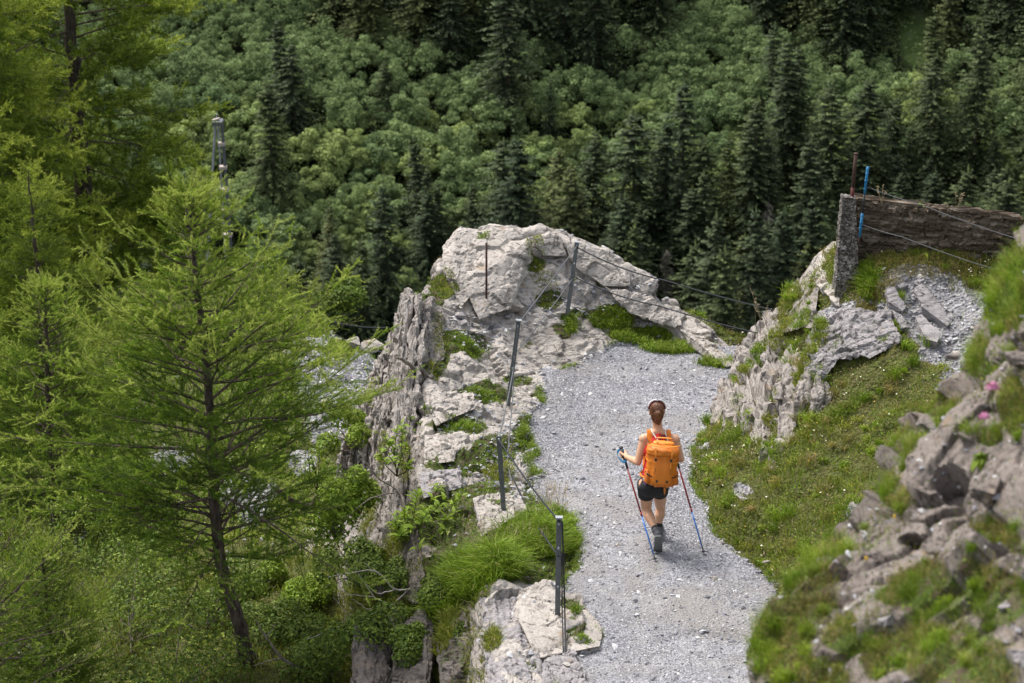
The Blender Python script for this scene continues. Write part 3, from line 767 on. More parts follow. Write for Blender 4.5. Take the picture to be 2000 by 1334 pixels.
rock('boulder', [(1480,640,27.3),(1515,630,27.2),(1520,660,27.0),(1470,680,27.1)], 'small pale block at the low outer corner of the rock wall', seed=33, thick=.3)
DS = (-0.45, 0.1, 0.9)
rock('boulder', [(1580,690,25.5),(1600,610,26.0),(1650,595,26.0),(1700,640,25.6),(1680,700,25.1),(1600,705,25.3)], 'twisted layered slate rock directly under the concrete post', seed=34, thick=.5, mat='slab', axis=DS, layer=.05, amp=.04)
rock('boulder', [(1650,600,26.05),(1735,610,25.8),(1765,668,25.2),(1700,700,25.0),(1650,680,25.3)], 'layered slate rock right of the concrete post foot', seed=35, thick=.4, mat='slab', axis=DS, layer=.045, amp=.035)
rock('boulder', [(1560,700,25.6),(1600,680,25.6),(1640,700,25.2),(1610,740,25.0),(1570,735,25.3)], 'dark slate nose below the layered rock above the grass slope', seed=36, thick=.4, mat='slab', axis=DS, layer=.045, amp=.04)
SLB = [([(1784,562,25.65),(1800,552,25.75),(1830,585,25.4),(1858,628,25.0),(1850,636,24.95),(1800,600,25.25)], 'long pale slate slab tilted on the upper gravel terrace'),
       ([(1730,565,25.6),(1745,560,25.7),(1772,598,25.3),(1765,608,25.2),(1738,590,25.4)], 'short pale slate slab left of the long one on the terrace'),
       ([(1786,618,25.1),(1800,612,25.2),(1838,650,24.75),(1832,668,24.6),(1808,662,24.7)], 'pale slate slab below the long one on the terrace'),
       ([(1785,552,25.75),(1800,540,25.85),(1806,548,25.8),(1796,560,25.7)], 'small pointed slab at the upper end of the long terrace slab'),
       ([(1742,606,25.3),(1760,612,25.2),(1778,640,24.9),(1760,640,24.95)], 'thin slab lying beside the layered rock on the terrace'),
       ([(1750,555,25.8),(1772,550,25.9),(1776,558,25.8),(1758,562,25.7)], 'flat little slab at the top of the terrace stones')]
for k, (L, lab) in enumerate(SLB):
    rock('slate_slab', L, lab, 'slab', 'slab', 3, .012, .2, 40 + k, (-.3, .3, .9), .025, 0, thick=.05, down=.12)

def rocks_bvh(extra):
    vs, fs, k = [], [], 0
    for ob in extra:
        m = ob.data; a = np.empty(len(m.vertices) * 3, np.float32); m.vertices.foreach_get('co', a); a = a.reshape(-1, 3)
        if ob.parent: a = a + np.array(ob.parent.location)
        vs.append(a)
        for p in m.polygons: fs.append([i + k for i in p.vertices])
        k += len(a)
    return BVHTree.FromPolygons(np.concatenate(vs).tolist(), fs)
class Both:
    """nearest hit of several trees"""
    def __init__(s, *b): s.b = b
    def ray_cast(s, o, d):
        h = [x.ray_cast(o, d) for x in s.b]; h = [x for x in h if x[0] is not None]
        return min(h, key=lambda x: x[3]) if h else (None, None, None, None)
all_bvh = Both(ridge_bvh, rocks_bvh([o for o in bpy.data.objects if o.type == 'MESH' and o.name.split('.')[0] in ('boulder', 'slate_layer', 'slate_column')]))
def stone_at(px_, py_, size, label, mat='rock', seed=0, flat=0.6, group=None, name='stone', b=None, ang=None):
    p = ray(b or all_bvh, px_, py_)
    r = random.Random(seed * 7 + 1)
    s = size / F * 26
    pts = []
    for i in range(11):
        v = Vector((r.gauss(0, 1), r.gauss(0, 1), r.gauss(0, 1))).normalized()
        pts.append((v.x * s * r.uniform(.8, 1.2), v.y * s * r.uniform(.6, 1.2), v.z * s * flat))
    o = link(name, hull_mesh(name, np.array(pts), 2, 0.06 * s, s, seed), M[mat], None, label, 'stone', group)
    o.location = p + np.array([0, 0, s * flat * 0.35])
    o.rotation_euler = (r.uniform(-.3, .3), r.uniform(-.3, .3), r.uniform(0, 6))
    return o
STN = [(897,618,16,'dark pointed stone on the moss below the rusty rod'),(905,633,15,'white stone just under the dark pointed stone'),(928,635,13,'small white stone at the right end of the white stones'),
 (922,648,15,'long white stone lowest of the white stones on the moss'),(988,688,15,'square white stone left of the second cable post'),(992,618,13,'grey stone on the rock right of the rusty rod foot'),
 (865,745,10,'small pale stone by the driftwood root'),(920,742,9,'small pale stone on the ledge below the bright moss'),(887,890,13,'pale stone on the ledge above the leafy shrub'),
 (985,735,9,'small stone beside the lower half of the second post'),(1101,634,6,'round white pebble near the tallest post foot'),(1177,652,6,'little round white stone at the tip of the grass strip'),
 (1452,975,13,'flat grey stone in the grass right of the hiker'),(1356,860,8,'small pale stone at the path edge right of the hiker'),(1375,892,10,'grey stone in the turf level with the backpack'),
 (1352,912,9,'pale stone half in the grass beside the path'),(1500,1100,11,'pale stone in the flowery turf'),(1398,1132,9,'flat stone lying on the path near the right edge'),(1388,1128,6,'smaller flat stone beside the one on the path'),
 (1369,1062,7,'brownish stone behind the right pole tip'),(1205,1065,8,'single pale stone on the path left of the left pole tip'),(1410,1060,8,'pale stone on the path edge below the grass'),
 (1870,690,10,'pale stone low on the upper terrace'),(1740,545,8,'small pale stone at the back of the terrace'),(1900,640,7,'pale stone at the right of the terrace'),(1815,880,13,'pale stone in the scree on the grass slope'),
 (1790,905,10,'grey stone below the scree stone'),(1835,905,9,'small grey stone right in the slope scree'),(1690,1010,12,'stone at the bottom of the grassy slope'),(1665,985,8,'little stone in the bare soil of the slope'),
 (960,905,9,'grey stone on the ledge left of the third post'),(870,870,12,'pale broken stone on the ledge edge'),(940,935,9,'thin flat stone by the ledge grass'),(905,690,8,'pale chip of rock in the moss'),
 (1045,1290,11,'grey stone on the gravel at the bottom left of the path'),(1105,1300,8,'small stone beside the lowest cable')]
for k, (a, b_, s, lab) in enumerate(STN):
    stone_at(a, b_, s, lab, 'slab' if 'grey' in lab or 'dark' in lab else 'rock', 200 + k, .45)
# boulders of the gully
for k, (a, b_, s, lab) in enumerate([(655,668,34,'large pale boulder at the top of the far scree'),(690,672,22,'pale boulder right of the large one above the scree'),(620,690,20,'pale boulder left of the large one above the scree'),
   (725,680,24,'pale boulder at the right end of the scree top'),(560,690,16,'small pale boulder seen through the larch tips'),(640,790,24,'flat pale boulder in the middle of the scree'),(610,830,18,'pale boulder low on the scree'),
   (640,880,22,'pale boulder below the scree beside the ridge'),(470,950,20,'pale boulder behind the larch trunk'),(520,930,16,'pale boulder right of the larch trunk'),(500,985,14,'small boulder near the dark twisted root'),
   (330,930,14,'pale boulder behind the lower larch branches'),(430,1230,14,'stone in the undergrowth left of the larch foot')]):
    stone_at(a, b_, s, lab, 'rock', 300 + k, .6, name='boulder', b=gully_bvh)
# rocks of the near bank
def nstone(px_, py_, s, lab, seed, mat='bankrock', flat=.6):
    p = ray(near_bvh, px_, py_, 9)
    d = np.linalg.norm(p - np.array([0, 0, CZ])); s = s / F * d
    r = random.Random(seed); pts = []
    for i in range(12):
        v = Vector((r.gauss(0, 1), r.gauss(0, 1), r.gauss(0, 1))).normalized()
        pts.append((v.x * s, v.y * s, v.z * s * flat))
    o = link('stone', hull_mesh('stone', np.array(pts), 3, .08 * s, s * .6, seed, (.6, 0, 1), .03), M[mat], None, lab, 'stone')
    o.location = p; o.rotation_euler = (r.uniform(-.3, .3), r.uniform(-.8, -.3), r.uniform(0, 6))
for k, a in enumerate([(2000,700,44,'big blurred rock at the upper right edge of the near bank'),(1900,850,46,'blurred folded rock above the hollow of the near bank'),(1950,960,60,'large blurred rock nose at the right of the near bank'),
    (1800,960,36,'blurred pointed rock on the crest of the near bank'),(1840,1070,40,'blurred brown rock under the hollow of the near bank'),(1750,1230,40,'pale pointed blurred slab low in the near bank'),
    (1990,1300,60,'blue grey blurred rock in the bottom right corner'),(1625,1310,26,'small pale blurred stone at the bottom of the near bank'),(1700,1090,26,'blurred stone on the bare crest of the near bank'),
    (1960,1190,22,'pale blurred stone between the lower grass clumps of the near bank'),(1860,700,22,'blurred stone just below the tall near grass')]):
    nstone(a[0], a[1], a[2], a[3], 400 + k, 'slab' if 'pale' in a[3] or 'blue' in a[3] else 'bankrock')

# ------------------------------------------------------------------ loose gravel: real shards on the path, terrace and ledges
def shards(name, pos, size, mat, seed=0, kind='stuff', flat=.45):
    """pos (n,3), size (n,) : flattened irregular octahedra"""
    r = np.random.RandomState(seed); n = len(pos)
    base = np.array([(1, 0, 0), (0, 1, 0), (-1, 0, 0), (0, -1, 0), (0.1, 0.1, 1), (0, 0, -1)], float)
    T = np.array([(0, 1, 4), (1, 2, 4), (2, 3, 4), (3, 0, 4), (1, 0, 5), (2, 1, 5), (3, 2, 5), (0, 3, 5)])
    v = base[None] * (0.6 + 0.8 * r.rand(n, 6, 1)) * np.array([1, .7, flat])
    an = r.rand(n) * 6.28; tx = (r.rand(n) - .5) * .9; ty = (r.rand(n) - .5) * .9
    c, s = np.cos(an), np.sin(an)
    x, y, z = v[..., 0], v[..., 1], v[..., 2]
    z2 = z + x * tx[:, None] + y * ty[:, None]
    X = x * c[:, None] - y * s[:, None]; Yv = x * s[:, None] + y * c[:, None]
    v = np.stack([X, Yv, z2], -1) * size[:, None, None] + pos[:, None]
    f = (T[None] + 6 * np.arange(n)[:, None, None]).reshape(-1, 3)
    tint = np.repeat(r.rand(n), 6)
    me = mesh_np(name, v.reshape(-1, 3), [f], False, {'tint': tint})
    return link(name, me, M[mat], kind=kind)

class Sampler:
    """area-weighted random points on quad grids with per-vertex weights"""
    def __init__(s, V, q): s.V, s.q = V, q
    def get(s, w, n, r, maxn=None):
        V, q = s.V, s.q
        a = V[q[:, 0]]; b = V[q[:, 1]]; c = V[q[:, 2]]; d = V[q[:, 3]]
        nrm = np.cross(c - a, d - b); ar = np.linalg.norm(nrm, axis=1) / 2
        nrm = nrm / (2 * ar[:, None] + 1e-12); nrm[nrm[:, 2] < 0] *= -1
        p = ar * w[q].mean(1)
        tot = p.sum(); k = r.choice(len(q), n, p=p / tot)
        u, v = r.rand(n, 1), r.rand(n, 1)
        return (a[k] * (1 - u) + b[k] * u) * (1 - v) + (d[k] * (1 - u) + c[k] * u) * v, nrm[k]
RG = Sampler(V2, q)
onscr = ((px > -200) & (px < 2150) & (py < 1480)).astype(float)
pathm = pathw * onscr
pp, nn_ = RG.get(pathm * (0.12 + sstep(fbm(V * 1.1, 3, 91), -.25, .35)) * (1 - .75 * worn), 60000, RS)
sz = 0.0045 + 0.011 * RS.rand(len(pp)) ** 3
shards('gravel_shards', pp + nn_ * 0.002, sz, 'pebble', 1)
edgem = np.clip(1 - abs(pathw - 0.5) * 2, 0, 1) * onscr + 0.12 * pathm
pp, nn_ = RG.get(edgem + 1e-9, 3200, RS)
shards('loose_stones', pp + nn_ * 0.004, 0.012 + 0.03 * RS.rand(len(pp)) ** 3, 'pebble', 2)
terr = np.clip(ell(px, py, BARE), 0, 1) * bankw * (U > 6.97)
pp, nn_ = RG.get(terr + 1e-9, 9000, RS)
shards('terrace_gravel', pp + nn_ * 0.003, 0.008 + 0.028 * RS.rand(len(pp)) ** 3, 'pebble', 3)
ledm = rockw * (1 - cliffw) * onscr * (0.3 + 2.2 * ell(px, py, [(1180,570,110,40),(930,640,70,40),(1000,900,60,80),(900,800,60,60),(1260,600,60,40),(1060,1300,60,30),(1080,600,80,30)]))
pp, nn_ = RG.get(ledm + 1e-9, 9000, RS)
shards('rock_chips', pp + nn_ * 0.003, 0.008 + 0.035 * RS.rand(len(pp)) ** 4, 'pebble', 4)
gq = grid_quads(*GS)
GG = Sampler(GV, gq)
gst = GA['stone'] * (1 / (1 + np.exp((GV[:, 1] - 48))))
pp, nn_ = GG.get(gst + 1e-9, 14000, RS)
shards('scree_stones', pp + nn_ * 0.01, 0.015 + 0.06 * RS.rand(len(pp)) ** 5, 'pebble', 5)
nq = grid_quads(*NBS)
NG = Sampler(NB2, nq)
pp, nn_ = NG.get((1 - nveg), 5000, RS)
shards('bank_rubble', pp + nn_ * 0.002, 0.003 + 0.02 * RS.rand(len(pp)) ** 4, 'pebble', 6)

# ------------------------------------------------------------------ posts, cables, concrete
def post(name, top, base, Y, wpx, label, cat='post', mat='steel', depth=0.05, bolts=(0.03, 0.28), cap=True):
    b = surf(*base) if Y is None else P(base[0], base[1], Y)
    t = P(top[0], top[1], b[1])
    e = empty(name, b, label, cat)
    a = Acc(); w = wpx / F * 27
    axis = (t - b); L = np.linalg.norm(axis); ax = axis / L
    x = np.array([1, 0, 0.]) - ax * ax[0]; x /= np.linalg.norm(x); y = np.cross(ax, x)
    R = np.stack([x, y, ax], 1)
    # a T-section bar: web and flange, driven into the rock
    a.box(ax * (L / 2 - 0.08), (w, 0.012, L + 0.16), R)
    a.box(ax * (L / 2 - 0.08) + y * 0.0185, (0.012, 0.025, L + 0.15), R)
    link('bar', a.mesh('bar'), M[mat], e)
    if cap:
        c = Acc(); c.box(ax * (L + 0.008), (w * 1.35, w * 1.1, 0.014), R); link('cap', c.mesh('cap'), M['steelpale'], e)
    for f in bolts:
        c = Acc(); p = ax * (L - f * L)
        c.tube([p - y * .035, p + y * .035], .011, 6); link('bolt', c.mesh('bolt'), M['steelpale'], e)
    return b, t
p1b, p1t = post('cable_post', (1127,474), (1108,614), None, 9, 'tallest grey steel post leaning on the summit rock')
p2b, p2t = post('cable_post', (1013,627), (992,792), None, 9, 'long grey steel post leaning at the left edge of the path bend', bolts=(.06, .55))
p3b, p3t = post('cable_post', (974,852), (984,1000), None, 9, 'dark steel post standing in the grass left of the hiker', bolts=(.03,), cap=False)
p4b, p4t = post('cable_post', (1092,1012), (1089,1200), None, 9, 'nearest grey steel post standing on the flat grey block', bolts=(.05, .3, .7))
a = Acc(); b = surf(950, 602); tt = P(950, 474, b[1])
a.tube([b - [0, 0, .1], (b + tt) / 2, tt], 0.014, 7)
link('rusty_rod', a.mesh('rusty_rod', True), M['rust'], None, 'thin rusty iron rod standing alone on the summit boulder', 'rod')

def cable(pts, label, r=0.008, mat='cable', sag=0.0, n=14, group=None):
    a = Acc(); out = []; r = r * (.75 if 'rock' in label or 'sagging' in label or 'bridge' in label else 1.15)
    for i in range(len(pts) - 1):
        p, q_ = np.asarray(pts[i]), np.asarray(pts[i + 1])
        s = sag if np.isscalar(sag) else sag[i]
        for k in range(n):
            f = k / n
            c = p + (q_ - p) * f; c[2] -= 4 * s * f * (1 - f); out.append(c)
    out.append(np.asarray(pts[-1]))
    a.tube(out, r, 6)
    return link('cable', a.mesh('cable', True), M[mat], None, label, 'cable')
def on(b, t, f): return b + (t - b) * f + np.array([0, -0.03, 0])
hook = P(1540, 612, 26.9); hook2 = P(1500, 655, 26.9)
cable([on(p1b, p1t, .95), P(1300, 548, 28.0), hook], 'upper dark cable running from the tallest post to the right rock', .011, 'cable', (.05, .02))
cable([on(p1b, p1t, .55), P(1290, 598, 28.0), hook2], 'lower dark cable running from the tallest post to the right rock', .010, 'cable', (.05, .02))
cable([on(p1b, p1t, .96), on(p2b, p2t, .98)], 'upper grey cable between the summit post and the second post', .007, 'cable2', .01)
cable([on(p1b, p1t, .5), on(p2b, p2t, .62)], 'lower grey cable between the summit post and the second post', .006, 'cable2', .02)
cable([on(p2b, p2t, .97), P(1003, 720, p2b[1] - .1), on(p3b, p3t, .97)], 'upper grey cable dropping from the second post to the dark post', .006, 'cable2', (.0, .03))
cable([on(p2b, p2t, .6), P(1003, 760, p2b[1] - .25), P(990, 905, 24.9), P(1000, 940, 24.5)], 'slack grey cable hanging below the second post', .006, 'cable2', .0)
cable([on(p3b, p3t, .97), on(p4b, p4t, .98)], 'upper dark cable from the dark post down to the nearest post', .009, 'cable', .03)
cable([P(1000, 930, 24.6), P(1040, 1010, 23.6), on(p4b, p4t, .62)], 'lower dark cable coming through the tall grass to the nearest post', .008, 'cable', .01)
cable([on(p4b, p4t, .98) + [.03, 0, 0], P(1103, 1190, 21.0), P(1108, 1420, 19.3)], 'dark cable hanging from the nearest post to the bottom edge', .008, 'cable', (.0, .0))
cable([on(p4b, p4t, .64) + [.03, 0, 0], P(1098, 1190, 21.0), P(1104, 1420, 19.3)], 'second dark cable beside the one at the bottom edge', .006, 'cable', (.0, .0))

# concrete post with wall
def prism_rock(pts_lo, pts_hi, name, res, amp, seed, mat, label, cat):
    """box between a bottom and a top quad, gridded and eroded"""
    a = np.array(pts_lo, float); b = np.array(pts_hi, float)
    rings = []
    nu = res[0]
    per = lambda r4: np.concatenate([r4[i] + (r4[(i + 1) % 4] - r4[i]) * np.linspace(0, 1, nu[i], endpoint=False)[:, None] for i in range(4)])
    lo, hi = per(a), per(b)
    m = res[1]; n = len(lo)
    S = np.array([lo + (hi - lo) * f for f in np.linspace(0, 1, m)])
    ch, cl = hi.mean(0), lo.mean(0)
    S = np.concatenate([S] + [(ch + (hi - ch) * f)[None] for f in (.75, .45, .15)])
    N_ = []
    c = S.mean(1, keepdims=True)
    v = S.reshape(-1, 3)
    i = np.arange(len(S) - 1)[:, None] * n; j = np.arange(n)[None]; k = (j + 1) % n
    Q = np.stack([i + j, i + k, i + n + k, i + n + j], -1).reshape(-1, 4)
    fn = np.cross(v[Q[:, 1]] - v[Q[:, 0]], v[Q[:, 3]] - v[Q[:, 0]]); nv = np.zeros_like(v)
    for c_ in range(4): np.add.at(nv, Q[:, c_], fn)
    nv /= np.linalg.norm(nv, axis=1)[:, None] + 1e-12
    d = amp * (0.7 * fbm(v * 3.5, 4, seed) + 0.6 * facets(v * np.array([1, 1, 2.2]), .22, seed + 1) + 0.5 * facets(v, .06, seed + 2))
    v = v + nv * d[:, None]
    T = np.array([((len(S) - 1) * n + x, (len(S) - 1) * n + (x + 1) % n, len(v)) for x in range(n)])
    v = np.vstack([v, v[-n:].mean(0)])
    return link(name, mesh_np(name, v, [Q, T], False), M[mat], None, label, cat)
def quad(pl, pr, dy): return [pl, pr, pr + [0, dy, 0], pl + [0, dy, 0]]
Yp = 25.95
prism_rock(quad(P(1628, 612, Yp - .1), P(1680, 612, Yp - .1), .3), quad(P(1645, 384, Yp + .02), P(1672, 388, Yp + .02), .16), 'concrete_post', ((9, 8, 9, 8), 70), .014, 500, 'concrete',
    'rough pebbly concrete post standing at the left end of the old wall', 'concrete post')
Yw0, Yw1 = 26.15, 25.6
wl, wr = P(1668, 510, Yw0), P(2010, 530, Yw1)
wt, wu = P(1668, 388, Yw0), P(2000, 428, Yw1)
prism_rock([wl, wr, wr + [0, .2, 0], wl + [0, .2, 0]], [wt, wu, wu + [0, .22, 0], wt + [0, .2, 0]], 'old_wall', ((130, 8, 130, 8), 34), .05, 510, 'wall', 'dark crumbling concrete wall at the back of the upper terrace', 'wall')
# rusty pole on the post
a = Acc(); b = P(1664, 388, Yp + .1); tt = P(1672, 300, Yp + .1); a.tube([b - (tt - b) * .1, tt], .022, 9)
e = empty('rusty_pole', b, 'dark red rusty pole fixed on top of the concrete post', 'pole')
a2 = Acc(); a2.tube([b - (tt - b) * .1 - b, b + (tt - b) * .25 - b], .0235, 9); link('lower_section', a2.mesh('lower_section', True), M['redrust'], e)
a2 = Acc(); a2.tube([b + (tt - b) * .25 - b, tt - b], .021, 9); link('upper_section', a2.mesh('upper_section', True), M['rust'], e)
a2 = Acc(); a2.tube([(tt - b) * .985, (tt - b) * 1.01], .026, 9); link('cap', a2.mesh('cap', True), M['rust'], e)
# blue post
b = P(1679, 462, 25.7); tt = P(1695, 326, 25.7); dd = tt - b
e = empty('blue_post', b, 'blue and black painted steel post in front of the old wall', 'post')
for nm, f0, f1, m_, r_ in (('blue_sleeve', 0.0, .34, 'blue', .0155), ('bar', .34, .62, 'plasticblack', .012), ('blue_sleeve', .62, 1.0, 'blue', .0155)):
    a2 = Acc(); a2.tube([dd * f0, dd * f1], r_, 8); link(nm, a2.mesh(nm, True), M[m_], e)
for f in (.12, .2, .3, .68, .8, .9, .96):
    a2 = Acc(); a2.tube([dd * f, dd * (f + .012)], .020, 8); link('ring', a2.mesh('ring', True), M['blue'], e)
a2 = Acc(); a2.tube([dd * -.1, dd * 0], .012, 6); link('spike', a2.mesh('spike', True), M['rust'], e)
a2 = Acc(); a2.tube([dd * .7, dd * .7 + [.06, -.01, 0]], .012, 6); link('hook', a2.mesh('hook', True), M['plasticblack'], e)
cable([b + dd * .7 + [.05, 0, 0], P(1800, 400, 25.3), P(1960, 458, 24.6), P(2050, 480, 24.2)], 'upper thin cable sagging from the blue post in front of the wall', .005, 'cable2', .01)
cable([b + dd * .18, P(1760, 462, 25.3), P(1930, 522, 24.6), P(2040, 545, 24.2)], 'lower thin cable sagging from the blue post over the terrace', .005, 'cable2', .01)

# suspension bridge pylon beyond the larch, with its cables
Yb = 78.0
def PB(x, y): return P(x, y, Yb)
py_b = PB(425, 640)
e = empty('bridge_pylon', py_b, 'narrow grey steel ladder pylon rising behind the young larch', 'pylon')
def leg(x0, y0, x1, y1, dy, r, nm='leg', m_='steelpale'):
    a = Acc(); a.tube([PB(x0, y0) + [0, dy, 0] - py_b, PB(x1, y1) + [0, dy, 0] - py_b], r, 6); link(nm, a.mesh(nm), M[m_], e)
leg(433, 236, 462, 640, 0, .06, m_='steel'); leg(417, 236, 390, 640, .9, .03); leg(424, 246, 446, 640, .3, .035); leg(420, 246, 399, 640, 0, .04)
for k, y in enumerate((281, 327, 371, 413, 459, 505, 550)):
    f = (y - 236) / 404
    a = Acc(); a.box(PB((425 + 22 * f + 433 + 29 * f) / 2 + 1, y) - py_b, ((9 + 9 * f) / F * 84 * 1.3, .25, .1)); link('rung', a.mesh('rung'), M['timber'], e)
a = Acc(); a.box(PB(425, 239) - py_b, (.34, .5, .14)); link('head_plate', a.mesh('head_plate'), M['steel'], e)
a = Acc(); a.box(PB(422, 233) - py_b, (.26, .12, .05), np.array(Matrix.Rotation(-.3, 3, 'Y'))); link('top_board', a.mesh('top_board'), M['timber'], e)
cable([P(470, 540, 50), P(600, 612, 47), P(760, 640, 45)], 'upper dark bridge cable crossing the grassy hump left of the ridge', .022, 'cable', .1)
cable([P(540, 610, 48), P(640, 645, 46), P(765, 690, 44)], 'lower dark bridge cable above the pale boulders left of the ridge', .022, 'cable', .1)
# ------------------------------------------------------------------ vegetation helpers
def unit(v): return v / (np.linalg.norm(v, axis=-1, keepdims=True) + 1e-9)
def blades(name, pos, length, width, mat, lean=0.5, seed=0, nrm=None, tint=None, kind='stuff', parent=None, **kw):
    r = np.random.RandomState(seed); n = len(pos)
    length = np.full(n, length) if np.isscalar(length) else length
    a = r.rand(n) * 6.283
    out = np.stack([np.cos(a), np.sin(a), np.zeros(n)], 1)
    if nrm is not None: out = out + 0.8 * nrm * np.array([1, 1, 0])
    l = lean * (0.3 + r.rand(n, 1))
    d0 = unit(np.array([0, 0, 1.0]) + out * l * 0.5)
    d1 = unit(np.array([0, 0, 1.0]) + out * l * 2.2 - np.array([0, 0, 1.0]) * l * 0.7)
    side = unit(np.cross(d0, r.randn(n, 3)))
    L = length[:, None]; w = (width * (0.7 + 0.6 * r.rand(n)))[:, None]
    mid = pos + d0 * L * 0.55
    tip = mid + d1 * L * 0.45
    V = np.stack([pos - side * w / 2, pos + side * w / 2, mid - side * w * .4, mid + side * w * .4, tip], 1)
    T = np.array([(0, 1, 3), (0, 3, 2), (2, 3, 4)])
    f = (T[None] + 5 * np.arange(n)[:, None, None]).reshape(-1, 3)
    tt = r.rand(n) if tint is None else np.clip(tint, 0, 1)
    at = np.stack([tt * .6, tt * .6, tt, tt, tt], 1).ravel()
    return link(name, mesh_np(name, V.reshape(-1, 3), [f], False, {'tint': at}), M[mat], parent, kind=kind, **kw)

def leafcards(pos, size, nrm, seed=0, jitter=0.7, aspect=0.55):
    """pointed leaves of two triangles; returns V, T"""
    r = np.random.RandomState(seed); n = len(pos)
    nn = unit(nrm + jitter * r.randn(n, 3))
    u = unit(np.cross(nn, r.randn(n, 3))); v = np.cross(nn, u)
    s = (np.full(n, size) if np.isscalar(size) else size)[:, None]
    V = np.stack([pos - u * s * .5, pos + v * s * aspect * .5 + nn * s * .06, pos + u * s * .5 - nn * s * .1, pos - v * s * aspect * .5 + nn * s * .06], 1)
    T = (np.array([(0, 1, 2), (0, 2, 3)])[None] + 4 * np.arange(n)[:, None, None]).reshape(-1, 3)
    return V.reshape(-1, 3), T

def leafmass(name, pos, size, nrm, mat, seed=0, kind='stuff', jitter=.7, aspect=.55, parent=None, tint=None, **kw):
    V, T = leafcards(pos, size, nrm, seed, jitter, aspect)
    r = np.random.RandomState(seed + 1)
    tt = np.repeat(r.rand(len(pos)) if tint is None else np.clip(tint, 0, 1), 4)
    return link(name, mesh_np(name, V, [T], False, {'tint': tt}), M[mat], parent, kind=kind, **kw)

# ------------------------------------------------------------------ turf and grasses on the ground
bm_ = bveg * (U > 6.97) * onscr
def scat(S, w, n): return S.get(w + 1e-12, n, RS)
patch = fbm(V * 1.3, 3, 201)
p_, n_ = scat(RG, bm_ * (.12 + sstep(patch, -.2, .2)), 80000)
ty = fbm(p_ * 1.5, 3, 202)
blades('bank_turf', p_, 0.04 + 0.075 * RS.rand(len(p_)) * (1 + ty), 0.0065, 'grass', .8, 11, n_, 0.45 + .5 * ty + .35 * RS.randn(len(p_)) * .6)
p_, n_ = scat(RG, bm_ * sstep(patch, .2, -.25), 42000)
blades('dry_turf', p_, 0.035 + 0.06 * RS.rand(len(p_)), 0.0055, 'dry', .9, 12, n_)
p_, n_ = scat(RG, bm_ * sstep(fbm(V * 2.1, 3, 205), .0, .3), 22000)
blades('long_bank_grass', p_, 0.08 + 0.09 * RS.rand(len(p_)), 0.005, 'fresh', .6, 13, n_)
p_, n_ = scat(RG, bm_ * sstep(fbm(V * 2.6, 3, 206), -.1, .3), 26000)
leafmass('low_herbs', p_ + n_ * (0.01 + .03 * RS.rand(len(p_), 1)), 0.018 + .02 * RS.rand(len(p_)), n_ * .3 + [0, 0, 1], 'leaf', 14)
def tussocks(name, S, w, ncl, per, ln, width, mat, rad, seed, lean=.8):
    r = np.random.RandomState(seed)
    c, nn2 = S.get(w + 1e-12, ncl, r)
    sz = .5 + r.rand(ncl) ** 2
    k = np.repeat(np.arange(ncl), per)
    q_ = c[k] + r.randn(len(k), 3) * [1, 1, .15] * rad * sz[k][:, None]
    tn = np.repeat(r.rand(ncl), per)
    return blades(name, q_, ln * (.5 + .6 * r.rand(len(k))) * sz[k], width, mat, lean, seed, nn2[k], .15 + .55 * tn + .3 * r.rand(len(k)))
tussocks('bank_tussocks', RG, bm_, 620, 90, .16, .007, 'fresh', .035, 701)
tussocks('dry_tussocks', RG, bm_, 380, 70, .15, .006, 'dry', .04, 702, 1.0)
tussocks('bank_cushions', RG, bm_ * sstep(fbm(V * 1.2, 3, 209), 0, .2), 260, 90, .07, .008, 'grass', .05, 703, 1.1)
p_, n_ = scat(RG, bm_ * sstep(fbm(V * 3.3, 3, 261), .1, .35), 9000)
leafmass('dead_litter', p_ + n_ * .02, 0.02 + .03 * RS.rand(len(p_)), n_, 'seed', 38, aspect=.25)
# dry fringe grass on the upper terrace below the wall
w_ = ell(px, py, [(1800,520,110,24),(1900,530,40,30),(1740,560,20,20)]) * (U > 6.97)
p_, n_ = scat(RG, w_, 9000)
blades('terrace_fringe_grass', p_, 0.05 + .07 * RS.rand(len(p_)), 0.005, 'dry', .9, 15, n_, RS.rand(len(p_)) * .7 + .3)
w_ = ell(px, py, [(1840,505,90,14),(1690,530,18,30)]) * (U > 6.97)
p_, n_ = scat(RG, w_, 3500)
blades('terrace_green_grass', p_, 0.06 + .06 * RS.rand(len(p_)), 0.005, 'fresh', .8, 16, n_)
# flowers in the turf
p_, n_ = scat(RG, bm_ * sstep(fbm(V * 2.7, 3, 207), .1, .35), 800)
leafmass('meadow_flowers', p_ + [0, 0, .06], 0.016 + .01 * RS.rand(len(p_)), n_ * 0 + [0, -.3, 1], 'whitefl', 17, jitter=.3, aspect=1)
p_, n_ = scat(RG, bm_ * sstep(fbm(V * 1.7, 3, 208), .0, .3), 240)
leafmass('yellow_flowers', p_ + [0, 0, .06], 0.016, n_ * 0 + [0, -.3, 1], 'yellow', 18, jitter=.3, aspect=1)
p_, n_ = scat(RG, bm_ * sstep(patch, -.1, .3), 2600)
blades('seed_stalks', p_, 0.12 + .06 * RS.rand(len(p_)), 0.003, 'seed', .3, 19, n_)

